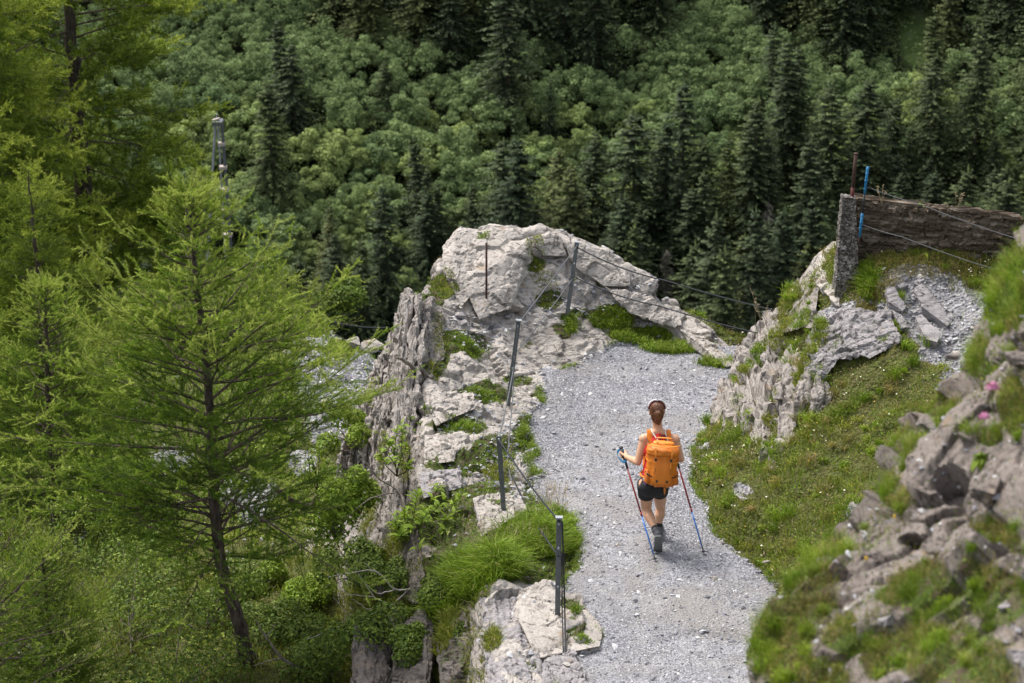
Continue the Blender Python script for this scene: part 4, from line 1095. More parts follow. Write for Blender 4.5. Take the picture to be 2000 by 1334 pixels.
# ledge mosses and tufts
lw = np.clip(ell(px, py, VEG_LEDGE) * 1.2 - .15 + .4 * fbm(V * 3, 3, 209), 0, 1) * (U < 6.99) * (1 - pathw) * onscr
p_, n_ = scat(RG, lw * sstep(py, 1400, 1250), 26000)
ty = fbm(p_ * 2.5, 3, 210)
blades('ledge_turf', p_, 0.025 + 0.035 * RS.rand(len(p_)) * (1 + ty), 0.006, 'fresh', .9, 21, n_, .35 + .5 * ty + .3 * RS.randn(len(p_)) * .6)
p_, n_ = scat(RG, lw * sstep(fbm(V * 3.3, 3, 211), -.1, .2), 10000)
leafmass('ledge_moss', p_ + n_ * .015, 0.016 + .016 * RS.rand(len(p_)), n_, 'leaf', 22)
p_, n_ = scat(RG, veg * (1 - lw) * (U < 6.99) * (1 - pathw) * onscr * sstep(fbm(V * 4, 3, 212), .0, .3), 9000)
blades('crevice_grass', p_, 0.03 + 0.05 * RS.rand(len(p_)), 0.005, 'dry', .9, 23, n_)
w_ = lowcliff * sstep(fbm(V * 1.7, 3, 31), -.2, .2) * onscr
p_, n_ = scat(RG, w_, 24000)
blades('cliff_grass', p_, 0.08 + 0.14 * RS.rand(len(p_)), 0.006, 'grass', 1.1, 24, n_)
# the bright strip at the far end of the path
w_ = ell(px, py, [(1195,628,44,22),(1250,660,62,16),(1320,684,66,12),(1405,712,40,9),(1115,640,10,20)]) * (U < 7.5)
p_, n_ = scat(RG, w_, 15000)
blades('rim_grass', p_, 0.06 + 0.09 * RS.rand(len(p_)), 0.007, 'fresh', .8, 25, n_)
# grass along both edges of the path
w_ = np.clip(1 - abs(pathw - .35) * 3, 0, 1) * onscr * sstep(fbm(V * 2.4, 3, 213), .05, .3)
p_, n_ = scat(RG, w_, 6000)
blades('path_edge_grass', p_, 0.04 + 0.06 * RS.rand(len(p_)), 0.005, 'fresh', .9, 26, n_)

TUFTB = all_bvh
def tuft(c, n, rx, ry, length, label, mat='fresh', lean=.9, seed=0, width=.006, b=None, cat='grass tuft', group=None):
    """one countable clump of grass at photo pixel c, radius rx, ry in photo pixels"""
    r = np.random.RandomState(seed)
    b = b or all_bvh
    base = ray(b, *c)
    d = np.linalg.norm(base - np.array([0, 0, CZ]))
    q_ = r.randn(n, 2) * .5; q_ /= np.maximum(1, np.linalg.norm(q_, axis=1, keepdims=True) / .95)
    pos = base + np.stack([q_[:, 0] * rx / F * d, q_[:, 1] * ry / F * d * 2, np.zeros(n)], 1)
    for i in range(n):
        z = drop(b, pos[i, 0], pos[i, 1], base[2] + 1.0)
        if z is not None and abs(z - base[2]) < .8: pos[i, 2] = z
        else: pos[i] = base
    tn = .5 + .5 * fbm(pos * 14, 2, seed)
    o = blades('grass_tuft', pos - base - [0, 0, .01], length * (.25 + .85 * r.rand(n) ** .8), width * (1.3 if length > .2 else 1.1), mat, lean * 1.15, seed, unit(pos - base + [0, 0, .01]) * .3, np.where(r.rand(n) < .06, .97, tn * .55 + .4 * r.rand(n)), None, None, label=label, cat=cat, group=group)
    o.location = base
    return o
TF = [((720,1010),900,20,30,.12,'grass clinging low on the slate outcrop','grass'),((790,900),600,14,26,.09,'grass in a crack of the slate outcrop','grass'),((745,880),500,10,26,.08,'grass between two slate layers','grass'),
 ((770,1100),1500,40,30,.22,'shaded grass hanging below the leafy shrub','grass'),((700,1150),1200,40,30,.2,'shaded grass at the mouth of the dark recess','grass'),((960,1250),600,20,26,.14,'grass in the crack of the fractured rock edge','grass'),
 ((870,1230),1000,26,30,.2,'dark grass hanging between the ribs at the bottom','grass'),((1035,1075),3800,60,26,.42,'tall bright grass clump beside the nearest cable posts','fresh'),
 ((960,1110),3000,60,26,.42,'bright grass clump left of the tallest one, hanging over the cliff edge','fresh'),
 ((880,1150),2300,50,22,.40,'grass clump lowest on the cliff edge above the dark recess','fresh'),
 ((1115,1062),800,18,16,.20,'short bright grass clump at the path edge behind the nearest post','fresh'),
 ((1070,1030),1600,50,20,.26,'grass clump behind the tall one close to the path','fresh'),
 ((1025,850),700,18,22,.13,'tuft between the second post and the path','fresh'),
 ((975,940),700,30,18,.14,'tuft around the foot of the dark post','grass'),
 ((1692,550),900,16,20,.24,'long grass tuft right of the concrete post','fresh'),
 ((1700,585),700,26,12,.12,'pale grass tuft at the concrete post foot','dry'),
 ((905,672),1200,36,14,.07,'bright green cushion under the white stones','fresh'),
 ((945,770),600,36,10,.08,'green tuft on the ledge left of the second post','fresh'),
 ((905,830),600,36,10,.09,'green tuft in the middle of the ledge','fresh'),
 ((1045,518),700,18,14,.07,'tuft on the summit right of the rusty rod','grass'),
 ((1070,585),700,20,14,.06,'tuft left of the tallest post','grass'),
 ((865,560),900,28,18,.07,'mossy tuft on the shoulder left of the summit','grass'),
 ((945,462),220,12,5,.06,'tiny tuft on the very top of the summit rock','fresh'),
 ((1640,1000),900,40,18,.10,'tuft low on the grass slope near the blurred bank','fresh'),
 ((1500,905),800,26,16,.10,'tuft at the foot of the slate spire','fresh'),
 ((1395,900),900,30,14,.09,'tuft at the path edge right of the hiker','fresh'),
 ((1650,800),900,30,14,.11,'bright tuft high on the grass slope','fresh'),
 ((1600,640),600,14,20,.09,'tuft on the outer grassy shoulder left of the layered rock','fresh'),
 ((1560,640),800,20,20,.09,'tuft on the outer shoulder beside the pale rock face','fresh'),
 ((1140,1246),300,20,5,.05,'thin tuft at the left path edge near the bottom','fresh'),
 ((1480,685),900,24,16,.09,'tuft on top of the right rock wall','fresh'),((1520,655),900,24,18,.09,'tuft high on the rock wall beside the outer shoulder','grass'),((1570,715),700,22,12,.09,'tuft under the dark slate nose','grass'),
 ((1600,660),700,16,22,.08,'grass on the layered slate below the concrete post','grass'),((1450,720),500,14,12,.08,'tuft at the outermost corner of the rock wall','grass'),((1430,850),800,30,16,.10,'grass at the foot of the rock wall by the path','fresh'),
 ((1500,820),400,12,12,.08,'grass in the gap between rock wall and spire','grass'),((860,655),700,18,40,.07,'turf band right of the upright slate layers','grass'),((845,720),400,12,12,.07,'turf above the driftwood root','grass'),
 ((1125,1190),260,12,8,.08,'thin tuft beside the foot of the nearest post','fresh')]
for k, a in enumerate(TF): tuft(a[0], a[1], a[2], a[3], a[4], a[5], a[6], 1.0 if a[4] > .2 else .8, 600 + k)
# purplish seed grasses by the path edge
def seedgrass(c, n, h, label, seed, b=None, spread=40, mat='seed'):
    b = b or ridge_bvh
    base = ray(b, *c); r = random.Random(seed); acc = Acc(); acc2 = Acc()
    for i in range(n):
        q0 = np.array([r.gauss(0, spread / F * 24 * .5), r.gauss(0, .12), 0])
        z = drop(b, base[0] + q0[0], base[1] + q0[1], base[2] + 1)
        q0[2] = (z - base[2]) if z is not None and abs(z - base[2]) < .5 else 0
        a = r.uniform(0, 6.28); l = r.uniform(.02, .16); hh = h * r.uniform(.6, 1.1)
        t_ = q0 + np.array([math.cos(a) * l, math.sin(a) * l, hh])
        acc.tube([q0, q0 + (t_ - q0) * .5 + [0, 0, .01], t_], .0013, 3, False, r.random())
        for k in range(9):
            f = r.uniform(.72, 1.03); c_ = q0 + (t_ - q0) * f; w = .022 * (1.2 - f) * 3
            e_ = c_ + np.array([r.uniform(-w, w), r.uniform(-w, w), r.uniform(.0, .02)])
            acc2.tube([c_, e_], [.002, .0008], 3, False, r.random())
    e = empty('seed_grass', base, label, 'grass')
    link('stalks', acc.mesh('stalks'), M[mat], e); link('seed_heads', acc2.mesh('seed_heads'), M[mat], e)
seedgrass((1080,1000), 46, .36, 'feathery straw coloured seed grass at the path edge left of the hiker', 1)
seedgrass((960,1080), 40, .40, 'feathery seed grass rising from the clumps on the cliff edge', 2, spread=90)
seedgrass((1390,700), 12, .30, 'thin seed grass standing up at the end of the rim grass', 3, spread=30)
seedgrass((1500,640), 9, .3, 'thin seed stalks on top of the right rock wall', 5, spread=30)

# plants on the wall
def plant(base, label, n=7, l=.12, w=.04, seed=0, mat='leaf', name='leafy_plant'):
    r = random.Random(seed); e = empty(name, base, label, 'plant')
    a = Acc(); a.tube([[0, 0, -.03], [0, 0, l * .5]], .003, 4); link('stem', a.mesh('stem'), M[mat], e)
    me = None
    for i in range(n):
        if me is None:
            me = leaf_mesh(l, w)
            me.materials.append(M[mat])
        o = link('leaf', me, None, e)
        o.location = (0, 0, l * r.uniform(.1, .5)); o.rotation_euler = (r.uniform(-1.1, -.2), 0, i * 2.4 + r.uniform(-.3, .3)); s = r.uniform(.6, 1.1); o.scale = (s, s, s)
    return e
def leaf_mesh(l, w):
    """a leaf along +Y with a folded midrib, 10 triangles"""
    ys = np.array([0, .2, .45, .75, 1.0]) * l; ws = np.array([.02, .75, 1, .6, .02]) * w / 2; zs = np.array([0, .05, .06, .0, -.12]) * l
    V = []; 
    for y, w_, z in zip(ys, ws, zs): V += [(-w_, y, z + w_ * .35), (0, y, z), (w_, y, z + w_ * .35)]
    Q = []
    for i in range(4):
        for j in range(2): Q.append((i * 3 + j, i * 3 + j + 1, i * 3 + j + 4, i * 3 + j + 3))
    return mesh_np('leaf', V, [np.array(Q)], True, {'tint': np.repeat([.35, .55, .7, .8, .9], 3)})
plant(P(1798, 402, 26.0), 'small leafy weed growing on top of the old wall', 6, .13, .035, 1)
plant(P(1850, 408, 26.0), 'tiny weed right of the leafy one on the wall top', 4, .06, .02, 2)
plant(surf(1805, 500), 'broad leafy weed in the grass under the wall', 7, .14, .04, 3)
plant(surf(1780, 492), 'upright green weed in the grass left of the broad leafy one', 8, .13, .02, 4)
def tip(base, label, seed):
    e = empty('seed_grass', base, label, 'grass'); r = random.Random(seed); a = Acc(); b_ = Acc()
    for i in range(4):
        t_ = np.array([r.uniform(-.08, .08), 0, r.uniform(.12, .2)])
        a.tube([[0, 0, -.03], t_ * .5, t_], .0016, 3, False)
        for k in range(8):
            f = r.uniform(.6, 1); c_ = t_ * f
            b_.tube([c_, c_ + [r.uniform(-.03, .03), r.uniform(-.02, .02), r.uniform(-.01, .02)]], [.003, .001], 3, False, r.random())
    link('stalks', a.mesh('stalks'), M['seed'], e); link('seed_heads', b_.mesh('seed_heads'), M['seed'], e)
tip(P(1722, 394, 26.0), 'pale seed grass nodding above the wall beside the blue post', 1)
tip(P(1868, 408, 26.0), 'pale curled seed grass on the right part of the wall top', 2)

# gully grass, farther away
gv = (1 - GA['stone']) * sstep(GV[:, 1], 52, 46)
gx, gy = proj(GV)
gv = gv * ((gx > -300) & (gx < 850))
near = sstep(GV[:, 1], 33, 24)
p_, n_ = scat(GG, gv * (.15 + near), 50000)
ty = fbm(p_ * .9, 3, 220)
blades('gully_grass', p_, 0.08 + 0.14 * RS.rand(len(p_)), 0.009, 'grass', .8, 31, n_, .45 + .6 * ty + .2 * RS.randn(len(p_)))
p_, n_ = scat(GG, gv * (1 - near), 42000)
ty = fbm(p_ * .6, 3, 221)
blades('far_gully_grass', p_, 0.10 + 0.16 * RS.rand(len(p_)), 0.016, 'fresh', .9, 32, n_, .45 + .6 * ty + .2 * RS.randn(len(p_)))
p_, n_ = scat(GG, gv * sstep(fbm(GV * .8, 3, 222), -.1, .3), 30000)
leafmass('gully_herbs', p_ + [0, 0, .06], 0.03 + .05 * RS.rand(len(p_)), n_ + [0, 0, .6], 'leaf', 33)

# near bank grass
ng = nveg * ((nx > 1350) & (nx < 2250) & (ny < 1500))
p_, n_ = scat(NG, ng * sstep(fbm(NBV * 7, 2, 232), -.2, .25), 42000)
ty = fbm(p_ * 3.5, 3, 230)
ln = (0.02 + 0.045 * RS.rand(len(p_))) * (1 + .6 * ty)
tx_, ty2 = proj(p_)
ln *= 1 + 1.0 * ell(tx_, ty2, [(1965,560,60,110),(1900,680,30,70)])
blades('near_bank_grass', p_, ln, 0.0022, 'fresh', .8, 34, n_, .4 + .6 * ty + .25 * RS.randn(len(p_)))
p_, n_ = scat(NG, ng * sstep(fbm(NBV * 4, 3, 231), -.2, .2), 26000)
blades('near_bank_dry_grass', p_, .035 + .06 * RS.rand(len(p_)), 0.0022, 'dry', .8, 35, n_)
tussocks('near_bank_tussocks', NG, ng, 260, 110, .10, .0026, 'fresh', .018, 704)
p_, n_ = scat(NG, ng, 9000)
leafmass('near_bank_herbs', p_ + n_ * .012, 0.010 + .010 * RS.rand(len(p_)), n_, 'leaf', 36)
p_, n_ = scat(NG, (1 - nveg) * ((nx > 1350) & (nx < 2250)), 5000)
leafmass('near_bank_sprouts', p_ + n_ * .006, 0.008 + .010 * RS.rand(len(p_)), n_, 'darkleaf', 37)

# pink flower heads and a leafy weed on the near bank
for k, (x, y, s, lab) in enumerate([(1938, 758, .034, 'large blurred pink flower head on the near bank'), (1922, 815, .024, 'smaller blurred pink flower head below the large pink one')]):
    b = ray(near_bvh, x, y + 50, 9.5); b2 = P(x, y, b[1] - .08)
    e = empty('pink_flower', b, lab, 'flower'); a = Acc(); a.tube([[0, 0, 0], (b2 - b) * .5 + [.004, 0, 0], b2 - b], .0018, 5); link('stem', a.mesh('stem'), M['leaf'], e)
    r = np.random.RandomState(k); dd_ = unit(r.randn(150, 3)); dd_[:, 2] = abs(dd_[:, 2]) * .8
    leafmass('petals', (b2 - b) + dd_ * s * (.4 + .6 * r.rand(150, 1)), .014, dd_, 'pink', k, kind=None, parent=e, aspect=.5)
for k, (x, y, lab) in enumerate([(1745, 1003, 'small blurred yellow flower on the dark crest of the near bank'), (1805, 1072, 'yellow flower low on the near bank'), (1690, 1085, 'little yellow flower at the edge of the near bank')]):
    b = ray(near_bvh, x, y + 14, 9.0)
    e = empty('yellow_flower', b, lab, 'flower'); a = Acc(); a.tube([[0, 0, 0], [0, -.02, .03]], .001, 4); link('stem', a.mesh('stem'), M['leaf'], e)
    r = np.random.RandomState(k); dd_ = unit(r.randn(20, 3))
    leafmass('petals', np.array([0, -.02, .03]) + dd_ * .007, .011, dd_, 'yellow', k, kind=None, parent=e, aspect=.8)
pw_ = plant(ray(near_bvh, 1912, 890, 9.4) + np.array([0, -.05, 0]), 'blurred weed with broad fresh leaves beside the hollow of the near bank', 9, .075, .045, 9)

# ------------------------------------------------------------------ leafy saplings on the cliff edge
LEAFME = {}
def sapling(base, tips, label, nleaf=14, l=.08, w=.035, seed=0, mat='leaf', cluster=.5, name='leafy_sapling'):
    """base world point; tips: list of world points the stems reach. Every leaf is its own piece."""
    r = random.Random(seed)
    e = empty(name, base, label, 'sapling')
    key = (round(l, 3), mat)
    if key not in LEAFME:
        LEAFME[key] = leaf_mesh(l, w); LEAFME[key].materials.append(M[mat])
    a = Acc()
    for t_ in tips:
        q = np.asarray(t_) - base
        mid = q * .5 + np.array([r.uniform(-.05, .05), r.uniform(-.05, .05), -.04])
        pts = [np.zeros(3), mid * .5, mid, (mid + q) / 2 + [0, 0, .01], q]
        a.tube(pts, [.008, .007, .005, .0035, .002], 5)
        for i in range(nleaf):
            f = 1 - cluster * r.random()
            c = mid + (q - mid) * ((f - .5) * 2) if f > .5 else mid * f * 2
            o = link('leaf', LEAFME[key], None, e)
            o.location = Vector(c); s = r.uniform(.6, 1.15)
            o.rotation_euler = (r.uniform(.1, 1.0), r.uniform(-.5, .5), r.uniform(0, 6.28)); o.scale = (s, s, s)
    link('stems', a.mesh('stems'), M['bark'], e)
    return e
b0 = P(800, 1050, 24.0)
sapling(b0, [P(x, y, Y) for x, y, Y in [(790,1000,23.5),(815,965,23.5),(860,945,23.6),(870,975,23.3),(835,1000,23.2),(895,1000,23.3),(880,1035,23.2),(850,1055,23.2),(810,1030,23.3),(905,965,23.6),(780,1045,23.4),(770,1010,23.5),(820,1075,23.1)]],
        'bright leafy shrub on the cliff edge beside the grass clumps', 19, .135, .045, 1)
b0 = P(775, 930, 25.0)
sapling(b0, [P(x, y, Y) for x, y, Y in [(750,850,25),(775,840,25),(795,870,24.9),(760,890,24.8),(800,905,24.8),(740,880,24.9),(785,825,25)]], 'leafy sapling growing in front of the slate layers', 15, .10, .042, 2)
b0 = P(815, 870, 25.8)
sapling(b0, [P(x, y, Y) for x, y, Y in [(800,805,25.7),(830,785,25.7),(845,800,25.7),(820,830,25.6),(835,850,25.6),(805,845,25.6)]], 'dark leafy sapling below the driftwood root', 12, .075, .04, 3, 'darkleaf')
b0 = P(620, 960, 25.3)
sapling(b0, [P(x, y, Y) for x, y, Y in [(600,870,25),(625,865,25),(645,900,25),(610,900,24.9),(655,920,25),(630,930,24.8)]], 'dark leafy shoots left of the ridge foot above the twisted root', 10, .085, .05, 4, 'darkleaf')
b0 = P(650, 1010, 25.0)
sapling(b0, [P(x, y, Y) for x, y, Y in [(660,950,24.9),(690,960,24.9),(700,990,24.8),(670,985,24.7),(640,990,24.8),(700,930,25)]], 'fresh leafy shoots at the foot of the slate outcrop', 14, .09, .04, 5)

# bare bleached branches over the dark recess
def branch_thing(segs, label, mat, name='bare_branch', seed=0, cat='branch'):
    base = P(*segs[0][0][:3]); e = empty(name, base, label, cat)
    for k, s in enumerate(segs):
        a = Acc(); pts = [P(*q[:3]) - base for q in s]; rad = [q[3] for q in s]
        pp_ = catmull(np.array(pts), np.linspace(0, len(pts) - 1, len(pts) * 4)); rr_ = np.interp(np.linspace(0, len(pts) - 1, len(pts) * 4), range(len(pts)), rad)
        a.tube(pp_ + np.random.RandomState(seed + k).randn(*pp_.shape) * .004, rr_, 6)
        link('limb' if k == 0 else 'twig', a.mesh('limb', True), M[mat], e)
branch_thing([[(860,1130,23.2,.012),(800,1150,22.9,.011),(770,1150,22.8,.009),(730,1115,22.7,.007),(640,1128,22.5,.004)],
  [(770,1150,22.8,.007),(740,1160,22.7,.006),(715,1140,22.6,.004),(700,1128,22.6,.003)],[(800,1150,22.9,.008),(760,1185,22.7,.007),(700,1210,22.6,.005),(600,1248,22.4,.003)],
  [(760,1185,22.7,.005),(720,1190,22.6,.004),(690,1170,22.6,.002)],[(730,1115,22.7,.004),(712,1100,22.6,.002)],[(700,1210,22.6,.004),(670,1190,22.5,.003),(650,1165,22.5,.002)]],
  'pale leafless branch reaching left over the dark recess', 'twig', seed=1)
branch_thing([[(800,1225,22.6,.008),(760,1180,22.5,.006),(730,1165,22.5,.005),(700,1120,22.4,.003)],[(730,1165,22.5,.004),(680,1160,22.4,.003),(655,1140,22.4,.002)]], 'second pale branch below the first over the recess', 'twig', seed=2)
branch_thing([[(800,1010,24.2,.012),(778,960,24.4,.010),(735,930,24.4,.008),(700,880,24.5,.005)],[(778,960,24.4,.008),(720,975,24.3,.006),(680,1010,24.2,.004)],[(735,930,24.4,.005),(715,900,24.3,.003)]], 'thin brown branch crossing the slate layers', 'deadwood', seed=3)
branch_thing([[(850,770,26.7,.045),(832,752,26.5,.042),(815,725,26.4,.032),(790,705,26.3,.024),(775,698,26.2,.012)],[(832,752,26.5,.028),(828,725,26.4,.02),(818,712,26.4,.01)],[(815,725,26.4,.02),(800,722,26.3,.012),(790,735,26.3,.006)]],
  'weathered driftwood root lying on the top of the slate outcrop', 'deadwood', 'dead_root', 4, 'root')
branch_thing([[(640,975,25.3,.05),(610,992,25.2,.055),(580,985,25.1,.045),(550,965,25.0,.035),(535,950,25.0,.02)],[(610,992,25.2,.04),(620,970,25.2,.03),(640,955,25.2,.02)],[(580,985,25.1,.02),(570,1000,25,.01)]],
  'dark twisted root sticking out of the ground right of the larch trunk', 'bark', 'dead_root', 5, 'root')
branch_thing([[(590,1310,22.5,.02),(550,1285,22.3,.016),(520,1245,22.2,.01),(500,1210,22.1,.004)],[(550,1285,22.3,.01),(530,1290,22.2,.006),(495,1300,22.1,.003)],[(520,1245,22.2,.006),(545,1210,22.1,.003)]], 'dead brown branch in the shade right of the larch foot', 'deadwood', seed=6)

# ------------------------------------------------------------------ larches
def larch(name, label, trunk, n_br, prof, seed, shoot=.22, needle=.026, nd=190, up=.25, droop=.0, mat='needle', group=None, start=.2, parts=None, tw=.0045, nshoot=9, thick=.055, cat='larch tree'):
    """trunk: world points root to top. prof(f): branch length at height fraction f"""
    r = np.random.RandomState(seed)
    base = np.array(trunk[0]); tp = catmull(np.array(trunk) - base, np.linspace(0, len(trunk) - 1, 40))
    H = tp[-1, 2]
    e = empty(name, base, label, cat, group)
    fr = np.linspace(0, 1, 40)
    a = Acc(); rad = thick * (1 - fr) ** .8 + .006; rad[:3] *= [1.5, 1.25, 1.1]
    a.tube(tp + r.randn(40, 3) * .006 * thick / .055, rad, 8)
    link('trunk', a.mesh('trunk', True), M['bark'], e)
    wood = Acc(); S0, S1 = [], []
    for i in range(n_br):
        f = start + (1 - start) * (i + r.rand()) / n_br
        f = min(f, .985)
        c = np.array([np.interp(f, fr, tp[:, k]) for k in range(3)])
        az = i * 2.39996 + r.randn() * .35
        L = prof(f) * (.5 + .62 * r.rand())
        if r.rand() < .15: L *= .5
        dirh = np.array([math.cos(az), math.sin(az), 0])
        el0 = up + .5 * f + r.randn() * .20
        m = 9; t_ = np.linspace(0, 1, m)
        ptsb = c + dirh * (t_ * L)[:, None] + np.array([0, 0, 1.0]) * ((t_ * math.sin(el0) - droop * 1.2 * t_ ** 2 * (1 - f) + .22 * t_ ** 3 * (.4 + f) * .6) * L)[:, None]
        ptsb += np.cumsum(np.cumsum(r.randn(m, 3) * .010 * L, axis=0), axis=0) * np.array([1, 1, .7])
        wood.tube(ptsb, np.linspace(.0085 + .006 * L, .002, m), 4, False)
        bd = unit(ptsb[-1] - ptsb[0])
        S0.append(ptsb[-3]); S1.append(ptsb[-1] + bd * .08)
        ns = max(3, int(nshoot * L * (1.05 - .5 * f)))
        sidev = unit(np.cross(bd, [0, 0, 1.0]))
        for k in range(ns):
            u = .15 + .85 * (k + r.rand()) / ns
            q = np.array([np.interp(u, t_, ptsb[:, j]) for j in range(3)])
            sgn = 1 if k % 2 else -1
            ln = L * .42 * (1.05 - u) + shoot * (.5 + .8 * r.rand())
            d_ = unit(bd * (.75 + .4 * r.rand()) + sidev * sgn * (.5 + .6 * r.rand()) + np.array([0, 0, .35 * r.randn() + .22 * (1 - 2 * droop)]))
            tipq = q + d_ * ln + np.array([0, 0, -.12 * ln * droop * 3])
            S0.append(q); S1.append(tipq)
            if ln > .25: wood.tube([q, (q + tipq) / 2, tipq], [.004, .003, .0015], 3, False)
            n2 = int(ln / .09)
            for j in range(n2):
                w_ = .2 + .75 * r.rand(); q2 = q + (tipq - q) * w_
                d2 = unit(d_ + r.randn(3) * .55 + [0, 0, .15])
                S0.append(q2); S1.append(q2 + d2 * shoot * (.25 + .5 * r.rand()))
    if wood.V: link('branches', wood.mesh('branches'), M['bark'], e)
    S0, S1 = np.array(S0), np.array(S1)
    SL = np.linalg.norm(S1 - S0, axis=1)
    k = r.choice(len(S0), int(SL.sum() * nd), p=SL / SL.sum()); inner = None
    u = r.rand(len(k), 1)
    q = S0[k] + (S1[k] - S0[k]) * u
    ax = unit(S1[k] - S0[k])
    d_ = unit(ax * (.5 + .5 * r.rand(len(k), 1)) + unit(r.randn(len(k), 3)) * .95)
    side = unit(np.cross(d_, r.randn(len(k), 3)))
    nl = needle * (.6 + .7 * r.rand(len(k), 1)); w = tw
    V_ = np.stack([q - side * w / 2, q + side * w / 2, q + d_ * nl], 1).reshape(-1, 3)
    T_ = np.arange(len(k) * 3).reshape(-1, 3)
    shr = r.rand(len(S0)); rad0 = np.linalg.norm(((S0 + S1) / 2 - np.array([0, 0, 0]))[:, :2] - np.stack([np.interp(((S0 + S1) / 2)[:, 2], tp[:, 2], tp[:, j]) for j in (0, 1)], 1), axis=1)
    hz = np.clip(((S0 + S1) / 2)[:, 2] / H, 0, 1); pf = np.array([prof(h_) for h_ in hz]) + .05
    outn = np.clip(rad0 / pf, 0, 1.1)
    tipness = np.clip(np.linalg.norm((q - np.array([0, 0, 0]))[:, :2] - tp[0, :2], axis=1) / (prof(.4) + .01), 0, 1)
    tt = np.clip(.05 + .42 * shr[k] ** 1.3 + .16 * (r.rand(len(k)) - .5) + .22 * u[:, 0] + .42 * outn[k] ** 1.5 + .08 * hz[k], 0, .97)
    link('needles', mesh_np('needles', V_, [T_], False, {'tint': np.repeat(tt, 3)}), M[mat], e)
    return e
def copy_tree(o, loc, rz, s, label, group=None, sz=None):
    c = o.copy(); COL.objects.link(c)
    c.location = loc; c.rotation_euler = (0, 0, rz); c.scale = (s, s, sz or s)
    if label: c['label'] = label
    if group: c['group'] = group
    elif 'group' in c: del c['group']
    for ch in list(o.children):
        d = ch.copy(); COL.objects.link(d); d.parent = c
    return c
YL = 23.0
TR = [P(484,1292,YL), P(465,1210,YL), P(436,1120,YL), P(422,1010,YL), P(414,860,YL), P(400,700,YL), P(385,560,YL), P(373,450,YL), P(370,376,YL)]
pr = lambda f: np.interp(f, [0, .2, .3, .42, .55, .65, .75, .85, .93, 1], [.8, 1.0, 1.45, 1.8, 1.62, 1.2, .82, .48, .25, .05])
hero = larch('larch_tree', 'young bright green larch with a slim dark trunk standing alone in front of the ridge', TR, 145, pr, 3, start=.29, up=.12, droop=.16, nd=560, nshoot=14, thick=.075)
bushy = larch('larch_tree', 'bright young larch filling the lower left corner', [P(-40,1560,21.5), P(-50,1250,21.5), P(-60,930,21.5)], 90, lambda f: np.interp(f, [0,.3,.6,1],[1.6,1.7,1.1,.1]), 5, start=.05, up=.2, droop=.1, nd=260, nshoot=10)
YT = 50.0
def pt(f): return np.interp(f, [0, .15, .3, .5, .7, .85, 1], [2.2, 3.4, 3.6, 3.2, 2.4, 1.4, .1])
B0 = P(185, 640, YT); B0[2] -= .6
top = P(120, -420, YT)
tall = larch('larch_tree', 'tall old larch with a dark trunk and hanging branches at the upper left', [B0, P(172,480,YT), P(158,300,YT), P(146,150,YT), P(134,0,YT), P(126,-200,YT), top], 90, pt, 7, start=.12, up=.0, droop=.32,
    shoot=.5, needle=.085, nd=85, mat='needle2', tw=.019, nshoot=8, thick=.24)
for k, (x, y, Y, rz, s, lab) in enumerate([(0,760,44,1.0,.60,'larch at the left edge below the tall old larch'),(-170,700,46,2.2,.9,'large larch mostly outside the left edge of the view'),(95,900,36,3.1,.36,'larch behind the left side of the young larch'),
    (200,640,58,4.0,.40,'small larch between the tall old larch and the young one'),(60,620,60,.3,.75,'larch behind the lower trunk of the tall old larch'),(-60,820,38,2.6,.5,'dense larch filling the left edge at mid height'),(-20,1010,31,5.1,.27,'small larch low at the left edge')]):
    g_ = P(x, y, Y); z = drop(gully_bvh, g_[0], g_[1]); g_[2] = (z if z is not None else g_[2]) - .1
    copy_tree(tall, g_, rz, s, lab)
b3 = copy_tree(hero, P(95, 1130, 29.0), 2.5, .8, 'young larch standing between the slim larch and the left edge')
b5 = copy_tree(hero, P(130, 1500, 22.6), 1.3, .52, 'small bright larch growing up from the bottom left edge')
b4 = copy_tree(bushy, P(560, 700, 47.0), 1.0, .8, 'small bright larch on the grassy hump behind the ridge', sz=.5)

# ------------------------------------------------------------------ undergrowth bushes left and bottom
def bush(name, base, r3, n, size, mat, label, seed, twigs=14, lump=5, cat='bush'):
    r = np.random.RandomState(seed); e = empty(name, base, label, cat)
    C_ = r.randn(lump, 3) * .45 * np.array(r3); C_[:, 2] = abs(C_[:, 2]) + r3[2] * .45
    k = r.randint(0, lump, n); d_ = unit(r.randn(n, 3)); d_[:, 2] = np.where(d_[:, 2] < -.3, -d_[:, 2], d_[:, 2])
    rad = np.array(r3) * .6 * (.55 + .5 * r.rand(n, 1) ** .5)
    q = C_[k] + d_ * rad
    leafmass('foliage', q, size * (.6 + .8 * r.rand(n)), d_ + [0, 0, .4], mat, seed, kind=None, parent=e, jitter=.6, tint=r.rand(n) * .6 + .35 * np.clip(q[:, 2] / r3[2], 0, 1))
    a = Acc()
    for i in range(twigs):
        t_ = C_[r.randint(lump)] + unit(r.randn(3)) * np.array(r3) * .6; t_[2] = abs(t_[2])
        a.tube([np.zeros(3), t_ * .5 + [0, 0, .05], t_], [.012, .007, .002], 4, False)
    link('stems', a.mesh('stems'), M['deadwood'], e)
    return e
